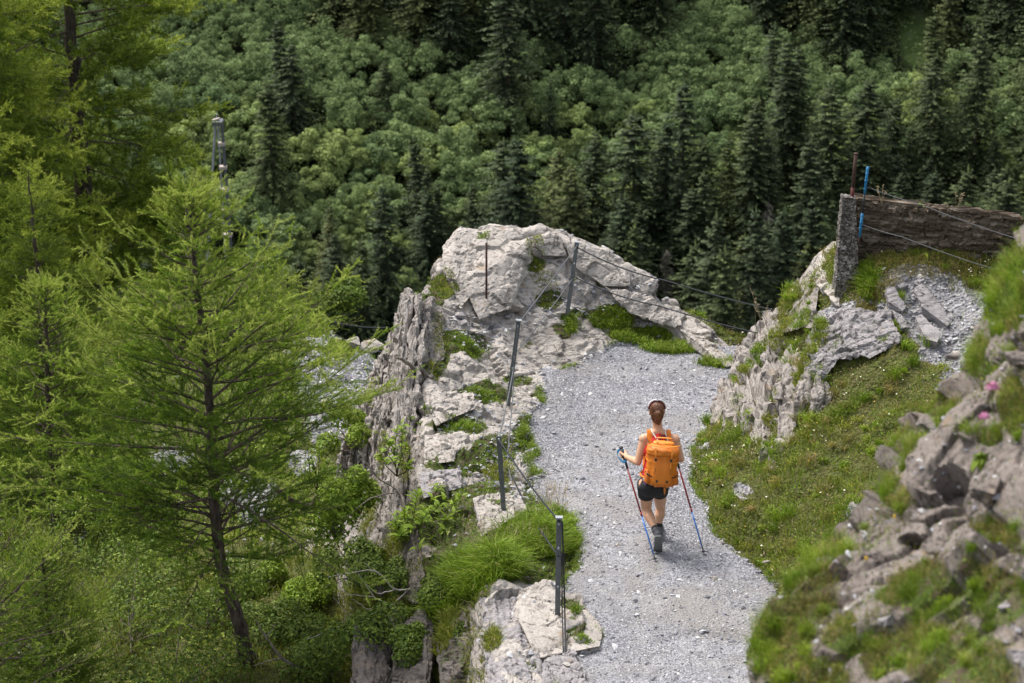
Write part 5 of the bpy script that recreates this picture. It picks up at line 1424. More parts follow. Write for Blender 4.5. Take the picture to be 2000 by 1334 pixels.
BU = [(330,1290,22.5,(.7,.6,.5),'darkleaf','dark leafy bush at the bottom left of the larch foot'),(180,1320,22,(.8,.6,.5),'darkleaf','dark bush in the bottom left corner'),
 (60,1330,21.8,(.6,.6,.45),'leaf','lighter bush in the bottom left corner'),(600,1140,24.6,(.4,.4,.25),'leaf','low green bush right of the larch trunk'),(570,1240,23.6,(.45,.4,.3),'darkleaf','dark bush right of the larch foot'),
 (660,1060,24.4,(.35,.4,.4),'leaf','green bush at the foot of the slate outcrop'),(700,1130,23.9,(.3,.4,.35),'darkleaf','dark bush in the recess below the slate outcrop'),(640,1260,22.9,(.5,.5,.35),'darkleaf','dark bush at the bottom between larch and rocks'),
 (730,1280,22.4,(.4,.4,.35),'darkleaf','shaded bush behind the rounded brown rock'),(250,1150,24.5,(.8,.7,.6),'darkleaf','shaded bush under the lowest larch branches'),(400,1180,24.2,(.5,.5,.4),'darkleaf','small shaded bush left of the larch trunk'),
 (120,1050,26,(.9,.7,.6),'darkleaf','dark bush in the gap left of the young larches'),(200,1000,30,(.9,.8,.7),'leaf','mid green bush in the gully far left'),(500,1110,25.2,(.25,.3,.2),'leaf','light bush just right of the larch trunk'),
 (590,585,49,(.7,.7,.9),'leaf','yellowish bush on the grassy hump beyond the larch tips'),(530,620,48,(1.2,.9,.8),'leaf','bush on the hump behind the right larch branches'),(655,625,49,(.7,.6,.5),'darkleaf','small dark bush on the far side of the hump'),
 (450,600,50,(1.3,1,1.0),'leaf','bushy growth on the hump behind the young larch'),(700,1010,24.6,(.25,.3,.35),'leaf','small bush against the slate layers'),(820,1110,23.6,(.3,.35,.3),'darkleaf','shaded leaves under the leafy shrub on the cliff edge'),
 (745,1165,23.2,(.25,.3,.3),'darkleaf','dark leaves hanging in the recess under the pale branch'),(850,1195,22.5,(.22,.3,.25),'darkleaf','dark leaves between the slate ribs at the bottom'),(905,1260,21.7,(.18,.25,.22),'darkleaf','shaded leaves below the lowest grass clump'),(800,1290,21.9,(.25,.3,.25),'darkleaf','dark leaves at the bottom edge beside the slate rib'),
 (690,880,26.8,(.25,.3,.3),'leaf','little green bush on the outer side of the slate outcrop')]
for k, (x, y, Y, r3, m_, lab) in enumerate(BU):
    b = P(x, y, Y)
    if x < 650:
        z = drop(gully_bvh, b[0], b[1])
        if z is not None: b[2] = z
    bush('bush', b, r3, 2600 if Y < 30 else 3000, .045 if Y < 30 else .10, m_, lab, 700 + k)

# ------------------------------------------------------------------ far forest: source trees
def spruce_mesh(seed, H=14.0, R=2.1, layers=34, sparse=0.0):
    r = np.random.RandomState(seed); P0, P1, Wd, TT = [], [], [], []
    for i in range(layers):
        f = (i + r.rand() * .7) / layers
        z = H * (.06 + .93 * f)
        L = R * (1 - f) ** .66 * (.75 + .5 * r.rand()) + .10
        for k in range(int(7 + 6 * (1 - f))):
            if r.rand() < sparse + .08: continue
            az = r.rand() * 6.28; Lk = L * (.65 + .5 * r.rand()); dz = -.34 * Lk - .1 + .45 * f + .15 * r.randn()
            dh = np.array([math.cos(az), math.sin(az), 0]); sv = np.array([-math.sin(az), math.cos(az), 0])
            for j in range(13):
                u = (j + .5 + .4 * r.rand()) / 13
                q = dh * Lk * u + np.array([0, 0, z + dz * u ** 1.3 + .12 * Lk * u ** 4])
                s_ = (.26 + .24 * r.rand() ** 1.5) * (1.3 - .6 * u) * (.5 + .5 * min(1, L)); sg = 1 if j % 2 else -1
                P0.append(q - dh * .05); P1.append(q + dh * s_ * .8 + sv * sg * s_ * (.5 + .5 * r.rand()) + np.array([0, 0, -.32 * s_]))
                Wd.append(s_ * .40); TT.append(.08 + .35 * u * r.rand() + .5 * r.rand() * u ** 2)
    P0, P1, Wd, TT = map(np.array, (P0, P1, Wd, TT))
    P0 = np.vstack([P0, [[0, 0, H * .97]]]); P1 = np.vstack([P1, [[0, 0, H * 1.04]]]); Wd = np.append(Wd, .16); TT = np.append(TT, .8)
    sv = unit(np.cross(P1 - P0, [0, 0, 1.0] + .5 * r.randn(len(P0), 3)))
    mid = (P0 + P1) / 2
    V_ = np.stack([P0, mid + sv * Wd[:, None], P1, mid - sv * Wd[:, None] + [0, 0, -.05]], 1).reshape(-1, 3)
    T_ = (np.array([(0, 1, 2), (0, 2, 3)])[None] + 4 * np.arange(len(P0))[:, None, None]).reshape(-1, 3)
    return mesh_np('spruce_crown', V_, [T_], False, {'tint': np.repeat(TT, 4)})
def broad_mesh(seed, R=2.4, H=4.8, n=5600, lump=44):
    r = np.random.RandomState(seed)
    az = r.rand(lump) * 6.283; rr = np.sqrt(r.rand(lump)) * R * .92
    zt = H * (.95 - .5 * (rr / R) ** 2) * (.55 + .48 * r.rand(lump))
    C_ = np.stack([np.cos(az) * rr, np.sin(az) * rr, zt], 1)
    rl = R * (.09 + .21 * r.rand(lump) ** 1.3); sq = .55 + .4 * r.rand(lump)
    k = r.choice(lump, n, p=rl ** 2 / (rl ** 2).sum()); d_ = unit(r.randn(n, 3) + [0, 0, .5])
    q = C_[k] + d_ * (rl[k] * (.55 + .65 * r.rand(n) ** .7))[:, None] * np.stack([np.ones(n), np.ones(n), sq[k]], 1)
    V_, T_ = leafcards(q, .16 + .16 * r.rand(n), d_ + [0, 0, .3], seed, .8, .7)
    lt = r.rand(lump)
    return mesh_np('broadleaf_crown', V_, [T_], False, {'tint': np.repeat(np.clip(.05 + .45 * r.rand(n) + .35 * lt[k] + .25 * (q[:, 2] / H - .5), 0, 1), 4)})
def dead_mesh(seed, H=12.0):
    r = np.random.RandomState(seed); a = Acc()
    for i in range(120):
        f = r.rand(); z = H * (.1 + .88 * f); az = r.rand() * 6.28; L = 1.9 * (1 - f) ** .8 * (.5 + .6 * r.rand()) + .15
        d_ = np.array([math.cos(az), math.sin(az), 0]); q = np.array([0, 0, z]); t_ = q + d_ * L + [0, 0, -.25 * L]
        a.tube([q, (q + t_) / 2 + [0, 0, .05], t_], [.05, .035, .012], 3, False, r.rand())
        for k in range(5):
            u = .3 + .7 * r.rand(); c = q + (t_ - q) * u; a.tube([c, c + np.array([r.randn() * .25, r.randn() * .25, -.25 - .2 * r.rand()])], [.03, .012], 3, False, r.rand())
    return a.mesh('dead_crown')
def trunk_mesh(h, r0):
    a = Acc(); a.tube([[0, 0, -.8], [0, 0, h * .5], [0, 0, h]], [r0, r0 * .6, r0 * .12], 6, False); return a.mesh('trunk', True)
SPM = [spruce_mesh(900 + k, H=15.5, R=[4.8, 5.6, 3.8, 5.1, 4.4, 5.9][k], sparse=[0, .05, .1, .1, .2, .0][k]) for k in range(6)]
BRM = [broad_mesh(920 + k, R=[2.9, 3.4, 2.6, 3.2, 2.9, 3.0][k], H=[5.6, 5.4, 6.4, 5.0, 5.8, 5.2][k]) for k in range(6)]
DDM = [dead_mesh(940 + k) for k in range(2)]
TKS, TKB, TKD = trunk_mesh(14.8, .2), trunk_mesh(3.2, .13), trunk_mesh(12.0, .15)
for m_ in SPM: m_.materials.append(M['spruce'])
for m_ in BRM: m_.materials.append(M['broad'])
for m_ in DDM: m_.materials.append(M['greytwig'])
TKS.materials.append(M['bark']); TKB.materials.append(M['bark']); TKD.materials.append(M['greytwig'])
fr_ = random.Random(77)
placed = []
y = 234.0
while y < 372:
    x = -105.0
    step = 3.15
    while x < 105:
        xx, yy = x + fr_.uniform(-1.5, 1.5), y + fr_.uniform(-1.5, 1.5)
        z = float(zfar(np.array([xx]), np.array([yy]))[0])
        ax_, ay_ = proj(np.array([xx, yy, z + 3.0]))
        ax_, ay_ = float(ax_), float(ay_)
        if -150 < ax_ < 2150 and ay_ > -160:
            line = np.interp(ax_, [0, 350, 480, 600, 700, 850, 1000, 1200, 1500, 2000], [760, 720, 640, 570, 520, 460, 440, 410, 350, 300])
            top_ = np.interp(ax_, [0, 600, 700, 850, 1000, 1200, 1290, 1300, 1430, 1440, 1700, 2000], [-60, -20, 80, 120, 110, 120, 100, -40, -40, 60, 90, 130])
            pc = .04
            if ay_ > line: pc = .93
            elif ay_ > line - 40: pc = .3
            if ay_ < top_: pc = .9
            if ax_ > 1450 and ay_ < 230: pc = max(pc, .15)
            if ax_ > 1780: pc = max(pc, .35)
            clear = (ax_ - 1790) ** 2 / 55 ** 2 + (ay_ - 70) ** 2 / 90 ** 2 < 1 or (ax_ - 1890) ** 2 / 16 ** 2 + (ay_ - 120) ** 2 / 110 ** 2 < 1
            if not clear:
                kind_ = 's' if fr_.random() < pc else 'b'
                if kind_ == 's' and fr_.random() < (.44 if ay_ > top_ else .30):
                    if fr_.random() < .45: placed.append((ax_, ay_, xx, yy, z, 'b'))
                else: placed.append((ax_, ay_, xx, yy, z, kind_))
        x += step
    y += step * .93
dead_at = [(1235, 620), (620, 520), (1470, 600), (505, 450), (1130, 610), (1010, 600), (1500, 560), (1290, 600)]
placed.sort(key=lambda t: t[3])
spr = [p for p in placed if p[5] == 's']; brd = [p for p in placed if p[5] == 'b']
def zone(ax_, ay_):
    v = 'upper' if ay_ < 220 else ('middle' if ay_ < 440 else 'lower')
    h = 'left' if ax_ < 700 else ('centre' if ax_ < 1350 else 'right')
    return h, v
used_dead = set()
def far_tree(p, k, label, group):
    ax_, ay_, x, y, z, kd = p
    if kd == 's':
        sc_ = fr_.choice((fr_.uniform(.5, .9), fr_.uniform(.9, 1.35))); cm, tm, nm = SPM[fr_.randrange(6)], TKS, 'spruce_tree'
        if fr_.random() < .12: sc_ *= .6
    elif kd == 'd':
        sc_ = fr_.uniform(.9, 1.1); cm, tm, nm = DDM[k % 2], TKD, 'dead_spruce'
    else:
        sc_ = fr_.uniform(.5, 1.15); cm, tm, nm = BRM[fr_.randrange(6)], TKB, 'broadleaf_tree'
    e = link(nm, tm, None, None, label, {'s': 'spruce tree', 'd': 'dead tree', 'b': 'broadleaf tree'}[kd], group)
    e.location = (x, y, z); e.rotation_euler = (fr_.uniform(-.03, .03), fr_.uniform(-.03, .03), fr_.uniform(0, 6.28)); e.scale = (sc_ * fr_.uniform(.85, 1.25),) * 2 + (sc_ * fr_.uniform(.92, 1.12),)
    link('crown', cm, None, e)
    return e
COLS = [(260, 'above the tall larch'), (470, 'behind the pylon'), (700, 'right of the pylon'), (860, 'above the slate outcrop'), (1110, 'above the summit rock'), (1350, 'above the hiker'), (1600, 'above the rock wall'), (1800, 'above the concrete post'), (9999, 'above the old wall')]
ROWS = [(40, 'top edge'), (110, 'top band'), (180, 'upper band'), (250, 'upper middle'), (320, 'middle'), (400, 'lower middle'), (480, 'lower band'), (9999, 'lowest band')]
ORD = ['first', 'second', 'third', 'fourth', 'fifth', 'sixth', 'seventh', 'eighth', 'ninth', 'tenth', 'eleventh', 'twelfth', 'thirteenth', 'fourteenth', 'fifteenth', 'sixteenth', 'seventeenth', 'eighteenth', 'nineteenth', 'twentieth', 'twenty-first', 'twenty-second', 'twenty-third', 'twenty-fourth', 'twenty-fifth', 'twenty-sixth', 'twenty-seventh', 'twenty-eighth'] + ['far right'] * 60
def seen(p):
    for hz, dx in ((13, 0), (9, 0), (4, 2), (4, -2)) if p[5] == 's' else ((4.8, 0), (3.5, 2), (3.5, -2)):
        v = Vector((p[2] + dx, p[3], p[4] + hz)); o_ = Vector((0, 0, CZ)); d_ = (v - o_).normalized()
        if ridge_bvh.ray_cast(o_, d_)[0] is None and gully_bvh.ray_cast(o_, d_)[0] is None and near_bvh.ray_cast(o_, d_)[0] is None: return True
    return False
spr = [p for p in spr if seen(p)]; brd = [p for p in brd if seen(p)]
def cell(p): return (next(i for i, c in enumerate(COLS) if p[0] < c[0]), next(i for i, c in enumerate(ROWS) if p[1] < c[0]))
for lst, kd, word, grp in ((spr, 's', 'far dark spruce', 'spruces on the far slope'), (brd, 'b', 'far round green tree', 'broadleaf trees on the far slope')):
    cells_ = {}
    for p in lst[:300]: cells_.setdefault(cell(p), []).append(p)
    for c_ in cells_.values(): c_.sort(key=lambda t: t[0])
    for k, p in enumerate(lst[:300]):
        c_ = cell(p); kk, lab, g2 = kd, f'{word} {COLS[c_[0]][1]}, {ROWS[c_[1]][1]}, {ORD[cells_[c_].index(p)]} from left', grp
        if kd == 's':
            for di, (dx, dy) in enumerate(dead_at):
                if di not in used_dead and abs(p[0] - dx) < 26 and abs(p[1] - dy) < 34:
                    used_dead.add(di); kk, lab, g2 = 'd', 'bare grey dead spruce ' + lab.split('spruce ')[1], 'dead spruces on the far slope'; break
        far_tree((*p[:5], kk), k, lab, g2)
    rest = lst[300:]
    if rest:
        acc = Acc(); src = SPM if kd == 's' else BRM
        arr = []
        for m_ in src[:4]:
            a = np.empty(len(m_.vertices) * 3, np.float32); m_.vertices.foreach_get('co', a)
            l = np.empty(len(m_.loops), np.int32); m_.loops.foreach_get('vertex_index', l)
            t_ = np.empty(len(m_.vertices), np.float32); m_.attributes['tint'].data.foreach_get('value', t_)
            a = a.reshape(-1, 3); l = l.reshape(-1, 3); n_t = len(l) // 2
            keep = np.arange(n_t); keep = keep[keep % 2 == 0]     # every second leaf pair is enough this far off
            tri = np.stack([l[0::2][keep], l[1::2][keep]], 1).reshape(-1, 3)
            arr.append((a, tri, t_))
        for p in rest:
            a, tri, t_ = arr[fr_.randrange(4)]
            s_ = fr_.uniform(.7, 1.2); an = fr_.uniform(0, 6.28); c, s2 = math.cos(an) * s_, math.sin(an) * s_
            v_ = np.stack([a[:, 0] * c - a[:, 1] * s2, a[:, 0] * s2 + a[:, 1] * c, a[:, 2] * s_], 1) + np.array(p[2:5])
            acc.add(v_, tri, None, t_)
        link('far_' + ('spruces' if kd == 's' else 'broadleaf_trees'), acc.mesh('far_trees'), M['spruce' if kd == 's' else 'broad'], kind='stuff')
r_ = np.random.RandomState(5)
nu = 330000
uy = 236 + (345 - 236) * r_.rand(nu); ux = (r_.rand(nu) - .5) * 2 * (62 + (uy - 236) * .25)
lumpn = vnoise(np.stack([ux / 1.9, uy / 1.9, 0 * ux], 1), 301) + .5 * vnoise(np.stack([ux / .8, uy / .8, 0 * ux], 1), 302)
big = vnoise(np.stack([ux / 14, uy / 14, 0 * ux], 1), 303)
uz = zfar(ux, uy); hh = np.clip(1.0 + 1.3 * lumpn + .7 * big, .1, 3)
up_ = np.stack([ux, uy, uz + hh * (.75 + .25 * r_.rand(nu))], 1)
ax_, ay_ = proj(up_)
clr = np.maximum(ell(ax_, ay_, [(1790, 70, 40, 70)]) * .8, ell(ax_, ay_, [(1880, 110, 10, 90)]))
keep = (ax_ > -60) & (ax_ < 2060) & (ay_ < 720) & (ay_ > -60) & (r_.rand(nu) > clr)
up_, lumpk = up_[keep], lumpn[keep]
gx_ = np.stack([vnoise(up_ / 1.9 + [.3, 0, 0], 301), vnoise(up_ / 1.9 + [0, .3, 0], 301), np.ones(len(up_))], 1)
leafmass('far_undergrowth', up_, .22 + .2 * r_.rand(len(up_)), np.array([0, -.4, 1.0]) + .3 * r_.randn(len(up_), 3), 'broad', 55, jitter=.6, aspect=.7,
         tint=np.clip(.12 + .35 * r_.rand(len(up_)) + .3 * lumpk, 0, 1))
print('FOREST', len(spr), len(brd), 'dead', len(used_dead))
# ------------------------------------------------------------------ the hiker
def capsule(a, p, q, r0, r1, n=14, flat=None):
    """tapered capsule between p and q"""
    p, q = np.asarray(p, float), np.asarray(q, float)
    d = q - p; L = np.linalg.norm(d) + 1e-6; d = d / L
    t = np.concatenate([-np.cos(np.linspace(0, math.pi / 2, 5))[:-1] * r0, np.linspace(0, L, 4), L + np.sin(np.linspace(0, math.pi / 2, 5))[1:] * r1])
    rr = np.concatenate([np.sin(np.linspace(0, math.pi / 2, 5))[:-1] * r0, np.interp(np.linspace(0, L, 4), [0, L], [r0, r1]), np.cos(np.linspace(0, math.pi / 2, 5))[1:] * r1])
    rr = np.maximum(rr, 1e-4)
    pts = p + d * t[:, None]
    ref = np.array([0, 0, 1.0]) if abs(d[2]) < .9 else np.array([0, 1.0, 0])
    u = np.cross(d, ref); u /= np.linalg.norm(u); v = np.cross(d, u)
    an = np.arange(n) * 2 * math.pi / n; m = len(t)
    V_ = pts[:, None] + rr[:, None, None] * (np.cos(an)[None, :, None] * u + np.sin(an)[None, :, None] * v)
    i = np.arange(m - 1)[:, None] * n; j = np.arange(n)[None]; k = (j + 1) % n
    Q = np.stack([i + j, i + k, i + n + k, i + n + j], -1).reshape(-1, 4)
    V_ = V_.reshape(-1, 3)
    T = [(0, x + 1, x) for x in range(1, n - 1)] + [((m - 1) * n, (m - 1) * n + x, (m - 1) * n + x + 1) for x in range(1, n - 1)]
    a.add(V_, T, Q)
def ellipsoid(a, c, r, R=None, n=18):
    th = np.linspace(0.02, math.pi - .02, n); ph = np.arange(2 * n) * math.pi / n
    V_ = np.stack([np.sin(th)[:, None] * np.cos(ph)[None], np.sin(th)[:, None] * np.sin(ph)[None], np.cos(th)[:, None] + 0 * ph[None]], -1).reshape(-1, 3) * np.asarray(r)
    if R is not None: V_ = V_ @ np.asarray(R).T
    m = 2 * n; i = np.arange(n - 1)[:, None] * m; j = np.arange(m)[None]; k = (j + 1) % m
    Q = np.stack([i + j, i + n * 2, i + n * 2, i + j], -1) if False else np.stack([i + j, i + m + j, i + m + k, i + k], -1).reshape(-1, 4)
    T = [(0, x, x + 1) for x in range(1, m - 1)] + [((n - 1) * m, (n - 1) * m + x + 1, (n - 1) * m + x) for x in range(1, m - 1)]
    a.add(V_ + np.asarray(c), T, Q)
def skinmesh(a, name, voxel, smooth=6, fac=.5):
    """fuse overlapping shapes into one continuous surface"""
    me = a.mesh(name + '_src', True)
    o = bpy.data.objects.new('tmp', me); COL.objects.link(o)
    m = o.modifiers.new('r', 'REMESH'); m.mode = 'VOXEL'; m.voxel_size = voxel; m.use_smooth_shade = True
    if smooth:
        s = o.modifiers.new('s', 'SMOOTH'); s.iterations = smooth; s.factor = fac
    dg = bpy.context.evaluated_depsgraph_get()
    res = bpy.data.meshes.new_from_object(o.evaluated_get(dg))
    res.name = name
    bpy.data.objects.remove(o); bpy.data.meshes.remove(me)
    res.polygons.foreach_set('use_smooth', np.ones(len(res.polygons), bool))
    return res

HB = np.array([P(1276, 943, 22.85)[0], 22.9, 0.0])          # point on the path under the hiker
def J(x, y, Y): return P(x, y, Y) - HB
pel = J(1276, 941, 22.86)
hipL, hipR = J(1263, 947, 22.84), J(1288, 947, 22.9)
knL, knR = J(1262, 994, 22.98), J(1290, 990, 23.18)
anL, anR = J(1281, 1036, 22.72), J(1286, 1029, 23.14)
toL, heL = J(1285, 1068, 22.80), J(1286, 1046, 22.66)
toR = anR + np.array([.02, .17, -.06]); heR = anR + np.array([0, -.05, -.055])
chest = J(1287, 876, 22.96); neck = J(1285, 840, 23.03)
shL, shR = J(1258, 857, 23.0), J(1318, 858, 23.02)
elL, elR = J(1246, 903, 22.93), J(1330, 897, 22.97)
wrL, wrR = J(1223, 892, 23.17), J(1323, 893, 23.24)
head = J(1283, 803, 23.08)
# walking pole lines
def pole_line(hand, tip_px):
    h_ = drop(ridge_bvh, *P(tip_px[0], tip_px[1], tip_px[2])[:2])
    tip_ = surf(tip_px[0], tip_px[1]) - HB
    return tip_, unit(hand - tip_)
hdL, hdR = J(1217, 887, 23.25), J(1318, 886, 23.3)
tpL, dL = pole_line(hdL, (1281, 1098, 22.5)); tpR, dR = pole_line(hdR, (1376, 1084, 22.69))

a = Acc()
capsule(a, pel + [0, 0, -.02], pel + [0, .0, .06], .125, .115)
ellipsoid(a, pel + [-.052, -.045, -.035], (.085, .09, .095)); ellipsoid(a, pel + [.055, -.03, -.035], (.085, .09, .095))
capsule(a, pel + [0, .01, .06], chest + [0, .01, -.08], .108, .118)
capsule(a, chest + [-.05, 0, -.02], chest + [.05, 0, -.02], .105, .105)
capsule(a, shL * .82 + shR * .18 + [0, 0, -.02], shR * .82 + shL * .18 + [0, 0, -.02], .062, .062)
capsule(a, neck + [0, -.01, -.03], head + [0, -.012, -.05], .052, .046)
capsule(a, neck + [0, -.01, .0], shL + [.02, 0, 0], .045, .045); capsule(a, neck + [0, -.01, .0], shR - [.02, 0, 0], .045, .045)
ellipsoid(a, head + [0, 0, .015], (.073, .090, .100)); ellipsoid(a, head + [0, .03, -.04], (.056, .065, .068))
capsule(a, head + [0, .088, -.005], head + [0, .105, -.03], .010, .014)           # nose
capsule(a, head + [-.02, .088, -.065], head + [.02, .088, -.065], .010, .010)       # mouth
for s in (-1, 1):
    ellipsoid(a, head + [s * .074, -.002, -.012], (.010, .020, .030))
    ellipsoid(a, head + [s * .030, .082, .012], (.014, .010, .008))
for sh, el, wr in ((shL, elL, wrL), (shR, elR, wrR)):
    ellipsoid(a, sh + [0, 0, -.005], (.054, .055, .058))
    capsule(a, sh, sh * .45 + el * .55, .046, .043); capsule(a, sh * .45 + el * .55, el, .043, .035)
    capsule(a, el, el * .6 + wr * .4, .036, .037); capsule(a, el * .6 + wr * .4, wr, .037, .024)
for hp, kn, an_ in ((hipL, knL, anL), (hipR, knR, anR)):
    capsule(a, hp + [0, 0, .0], hp * .4 + kn * .6, .088, .066); capsule(a, hp * .4 + kn * .6, kn, .066, .052)
    cm = kn * .62 + an_ * .38 + [0, -.018, 0]
    capsule(a, kn, cm, .050, .053); capsule(a, cm, an_ * .85 + kn * .15, .052, .031); capsule(a, an_ * .85 + kn * .15, an_, .031, .032)
capsule(a, anL, heL * .8 + toL * .2, .030, .026); capsule(a, heL, toL, .026, .026)
capsule(a, anR, heR, .030, .026); capsule(a, heR, toR, .026, .026)
# hands: palm, four unequal curled fingers and a thumb round the grip
def hand(a, wr, g, axis, side):
    """g: point on the grip axis where the fist closes, axis: grip direction (up)"""
    axis = unit(axis); fw = unit(g - wr - axis * np.dot(g - wr, axis)); lat = np.cross(axis, fw) * side
    out = lat                                           # palm lies on the outer side of the grip
    palm0 = wr + (g - wr) * .25 + out * .012
    for i in range(4):
        o_ = axis * (.028 - .019 * i)
        ln = [.92, 1.0, .95, .78][i]
        k0 = g + o_ + out * .026 - fw * .012
        capsule(a, wr + out * .008 + o_ * .3, k0, .017, .0125, 8)
        k1 = g + o_ + out * .018 + fw * .022 * ln; k2 = g + o_ - out * .010 + fw * .027 * ln; k3 = g + o_ - out * .026 + fw * .006
        capsule(a, k0, k1, .0105, .010, 8); capsule(a, k1, k2, .010, .009, 8); capsule(a, k2, k3, .009, .008, 8)
    t0 = wr + (g - wr) * .45 - out * .012 + axis * .006; t1 = g - out * .026 - fw * .006 + axis * .026; t2 = g - out * .012 + fw * .018 + axis * .040
    capsule(a, t0, t1, .015, .011, 8); capsule(a, t1, t2, .011, .009, 8)
hand(a, wrL, hdL, dL, -1); hand(a, wrR, hdR, dR, 1)
body = link('person', skinmesh(a, 'person', .0062, 3, .5), M['skin'], None, 'hiker seen from behind walking down the gravel path with two trekking poles', 'person')
body.location = HB
def child(name, me, mat, par=body, **kw):
    return link(name, me, M[mat], par, **kw)
# clothes
a = Acc()
capsule(a, pel + [0, 0, .05], chest + [0, .01, -.08], .124, .130); capsule(a, chest + [-.052, 0, -.03], chest + [.052, 0, -.03], .113, .113)
capsule(a, chest + [-.045, -.01, .03], neck + [-.055, -.012, -.035], .07, .036); capsule(a, chest + [.045, -.01, .03], neck + [.055, -.012, -.035], .07, .036)
capsule(a, chest + [0, -.03, .0], neck + [0, -.035, -.05], .08, .045)
child('tank_top', skinmesh(a, 'tank_top', .009, 3), 'red')
a = Acc()
capsule(a, pel + [0, 0, -.03], pel + [0, 0, .035], .138, .130)
ellipsoid(a, pel + [-.052, -.05, -.035], (.094, .098, .104)); ellipsoid(a, pel + [.055, -.035, -.035], (.094, .098, .104))
me = skinmesh(a, 'shorts', .009, 4); 
for hp, kn in ((hipL, knL), (hipR, knR)):
    pass
a2 = Acc()
capsule(a2, pel + [0, 0, -.03], pel + [0, 0, .035], .138, .130)
ellipsoid(a2, pel + [-.052, -.05, -.035], (.094, .098, .104)); ellipsoid(a2, pel + [.055, -.035, -.035], (.094, .098, .104))
for hp, kn in ((hipL, knL), (hipR, knR)):
    d_ = unit(kn - hp); q0, q1 = hp - d_ * .02, hp + d_ * .155
    a2.tube([q0, (q0 + q1) / 2, q1, q1 + d_ * .006], [.104, .096, .089, .088], 20)
child('shorts', skinmesh(a2, 'shorts', .009, 3), 'black')
a = Acc(); wz = pel + np.array([0, -.0, .085]); 
an = np.linspace(0, 2 * math.pi, 33); a.tube([wz + np.array([math.cos(t) * .135, math.sin(t) * .125 - .003, 0]) for t in an], .012, 6, False)
child('hip_belt', a.mesh('hip_belt', True), 'orange')
for an_, to, he in ((anL, toL, heL), (anR, toR, heR)):
    f_ = unit(to - he); lat = unit(np.cross(f_, np.array([0, 0, 1.0]))); nrm = np.cross(lat, f_)
    if np.dot(nrm, an_ - (to + he) / 2) < 0: nrm = -nrm
    R = np.stack([lat, f_, nrm], 1)
    a = Acc(); ellipsoid(a, he + f_ * .012 + nrm * .012, (.043, .056, .044), R, 10); ellipsoid(a, he + (to - he) * .80 + nrm * .004, (.050, .080, .036), R, 10)
    ellipsoid(a, he + (to - he) * .45 + nrm * .018, (.043, .085, .042), R, 10); capsule(a, he + f_ * .02 + nrm * .02, an_ + (an_ - he) * .05, .044, .043)
    sh_ = child('shoe', skinmesh(a, 'shoe', .008, 2), 'shoe')
    a = Acc(); 
    for (u_, wx) in ((.0, .041), (.3, .037), (.62, .047), (1.0, .043)): pass
    out = []; sec = [(-.045, .026), (-.03, .038), (.02, .042), (.08, .037), (.14, .045), (.19, .048), (.23, .042), (.252, .022)]
    L_ = np.linalg.norm(to - he); k_ = (L_ + .075) / .25
    Vv = []
    for (f0, wx) in sec:
        for dz in (-.046, -.022): 
            for sx in (-1, 1): Vv.append(he + f_ * (f0 * k_) + lat * wx * sx + nrm * dz)
    Qs = []
    for i in range(len(sec) - 1):
        b_ = 4 * i
        Qs += [(b_, b_ + 1, b_ + 5, b_ + 4), (b_ + 2, b_ + 6, b_ + 7, b_ + 3), (b_, b_ + 4, b_ + 6, b_ + 2), (b_ + 1, b_ + 3, b_ + 7, b_ + 5)]
    Qs += [(0, 2, 3, 1), (4 * len(sec) - 4, 4 * len(sec) - 3, 4 * len(sec) - 1, 4 * len(sec) - 2)]
    link('sole', mesh_np('sole', Vv, [np.array(Qs)], False), M['sole'], sh_)
    a = Acc(); u_ = unit(an_ - he)
    q0 = an_ - u_ * .005; kn_ = knL if an_ is anL else knR; d_ = unit(kn_ - an_)
    a.tube([q0, q0 + d_ * .035, q0 + d_ * .05], [.040, .040, .037], 14); child('sock', a.mesh('sock', True), 'sock')
# hair: gathered at the back into a low tail
a = Acc()
ellipsoid(a, head + [0, -.010, .018], (.077, .088, .099)); ellipsoid(a, head + [0, -.045, -.02], (.066, .058, .085))
ellipsoid(a, head + [.004, -.095, .006], (.034, .032, .036)); capsule(a, head + [.004, -.10, -.01], head + [.012, -.098, -.105], .030, .012)
capsule(a, head + [-.03, -.06, -.06], head + [-.01, -.07, -.11], .026, .010); capsule(a, head + [.03, -.06, -.06], head + [.02, -.07, -.115], .026, .010)
me = skinmesh(a, 'hair', .006, 2)
co = np.empty(len(me.vertices) * 3, np.float32); me.vertices.foreach_get('co', co); co = co.reshape(-1, 3)
nr = np.empty(len(me.vertices) * 3, np.float32); me.vertices.foreach_get('normal', nr); nr = nr.reshape(-1, 3)
rel = co - head; angv = np.arctan2(rel[:, 0], -rel[:, 1]) * 9 + 3 * fbm(co * 20, 2, 5)
co = co + nr * (0.0035 * np.sin(angv * 3))[:, None]
me.vertices.foreach_set('co', co.astype(np.float32).ravel())
hairo = child('hair', me, 'hair')
a = Acc(); hr = np.random.RandomState(8)
for i in range(60):
    t = hr.rand() * 6.28; q0 = head + np.array([math.sin(t) * .07, -.03 - .05 * hr.rand(), -.02 + .11 * hr.rand()])
    if i % 2: q0 = head + np.array([.01 + .02 * hr.randn(), -.10, -.06 + .02 * hr.randn()])
    q2 = q0 + np.array([.018 * hr.randn(), -.01 - .012 * hr.rand(), -.05 * hr.rand() - .02])
    a.tube([q0, (q0 + q2) / 2 + [0, -.008, .004], q2], [.0022, .0018, .0006], 3, False)
link('loose_strands', a.mesh('loose_strands'), M['hair'], hairo)
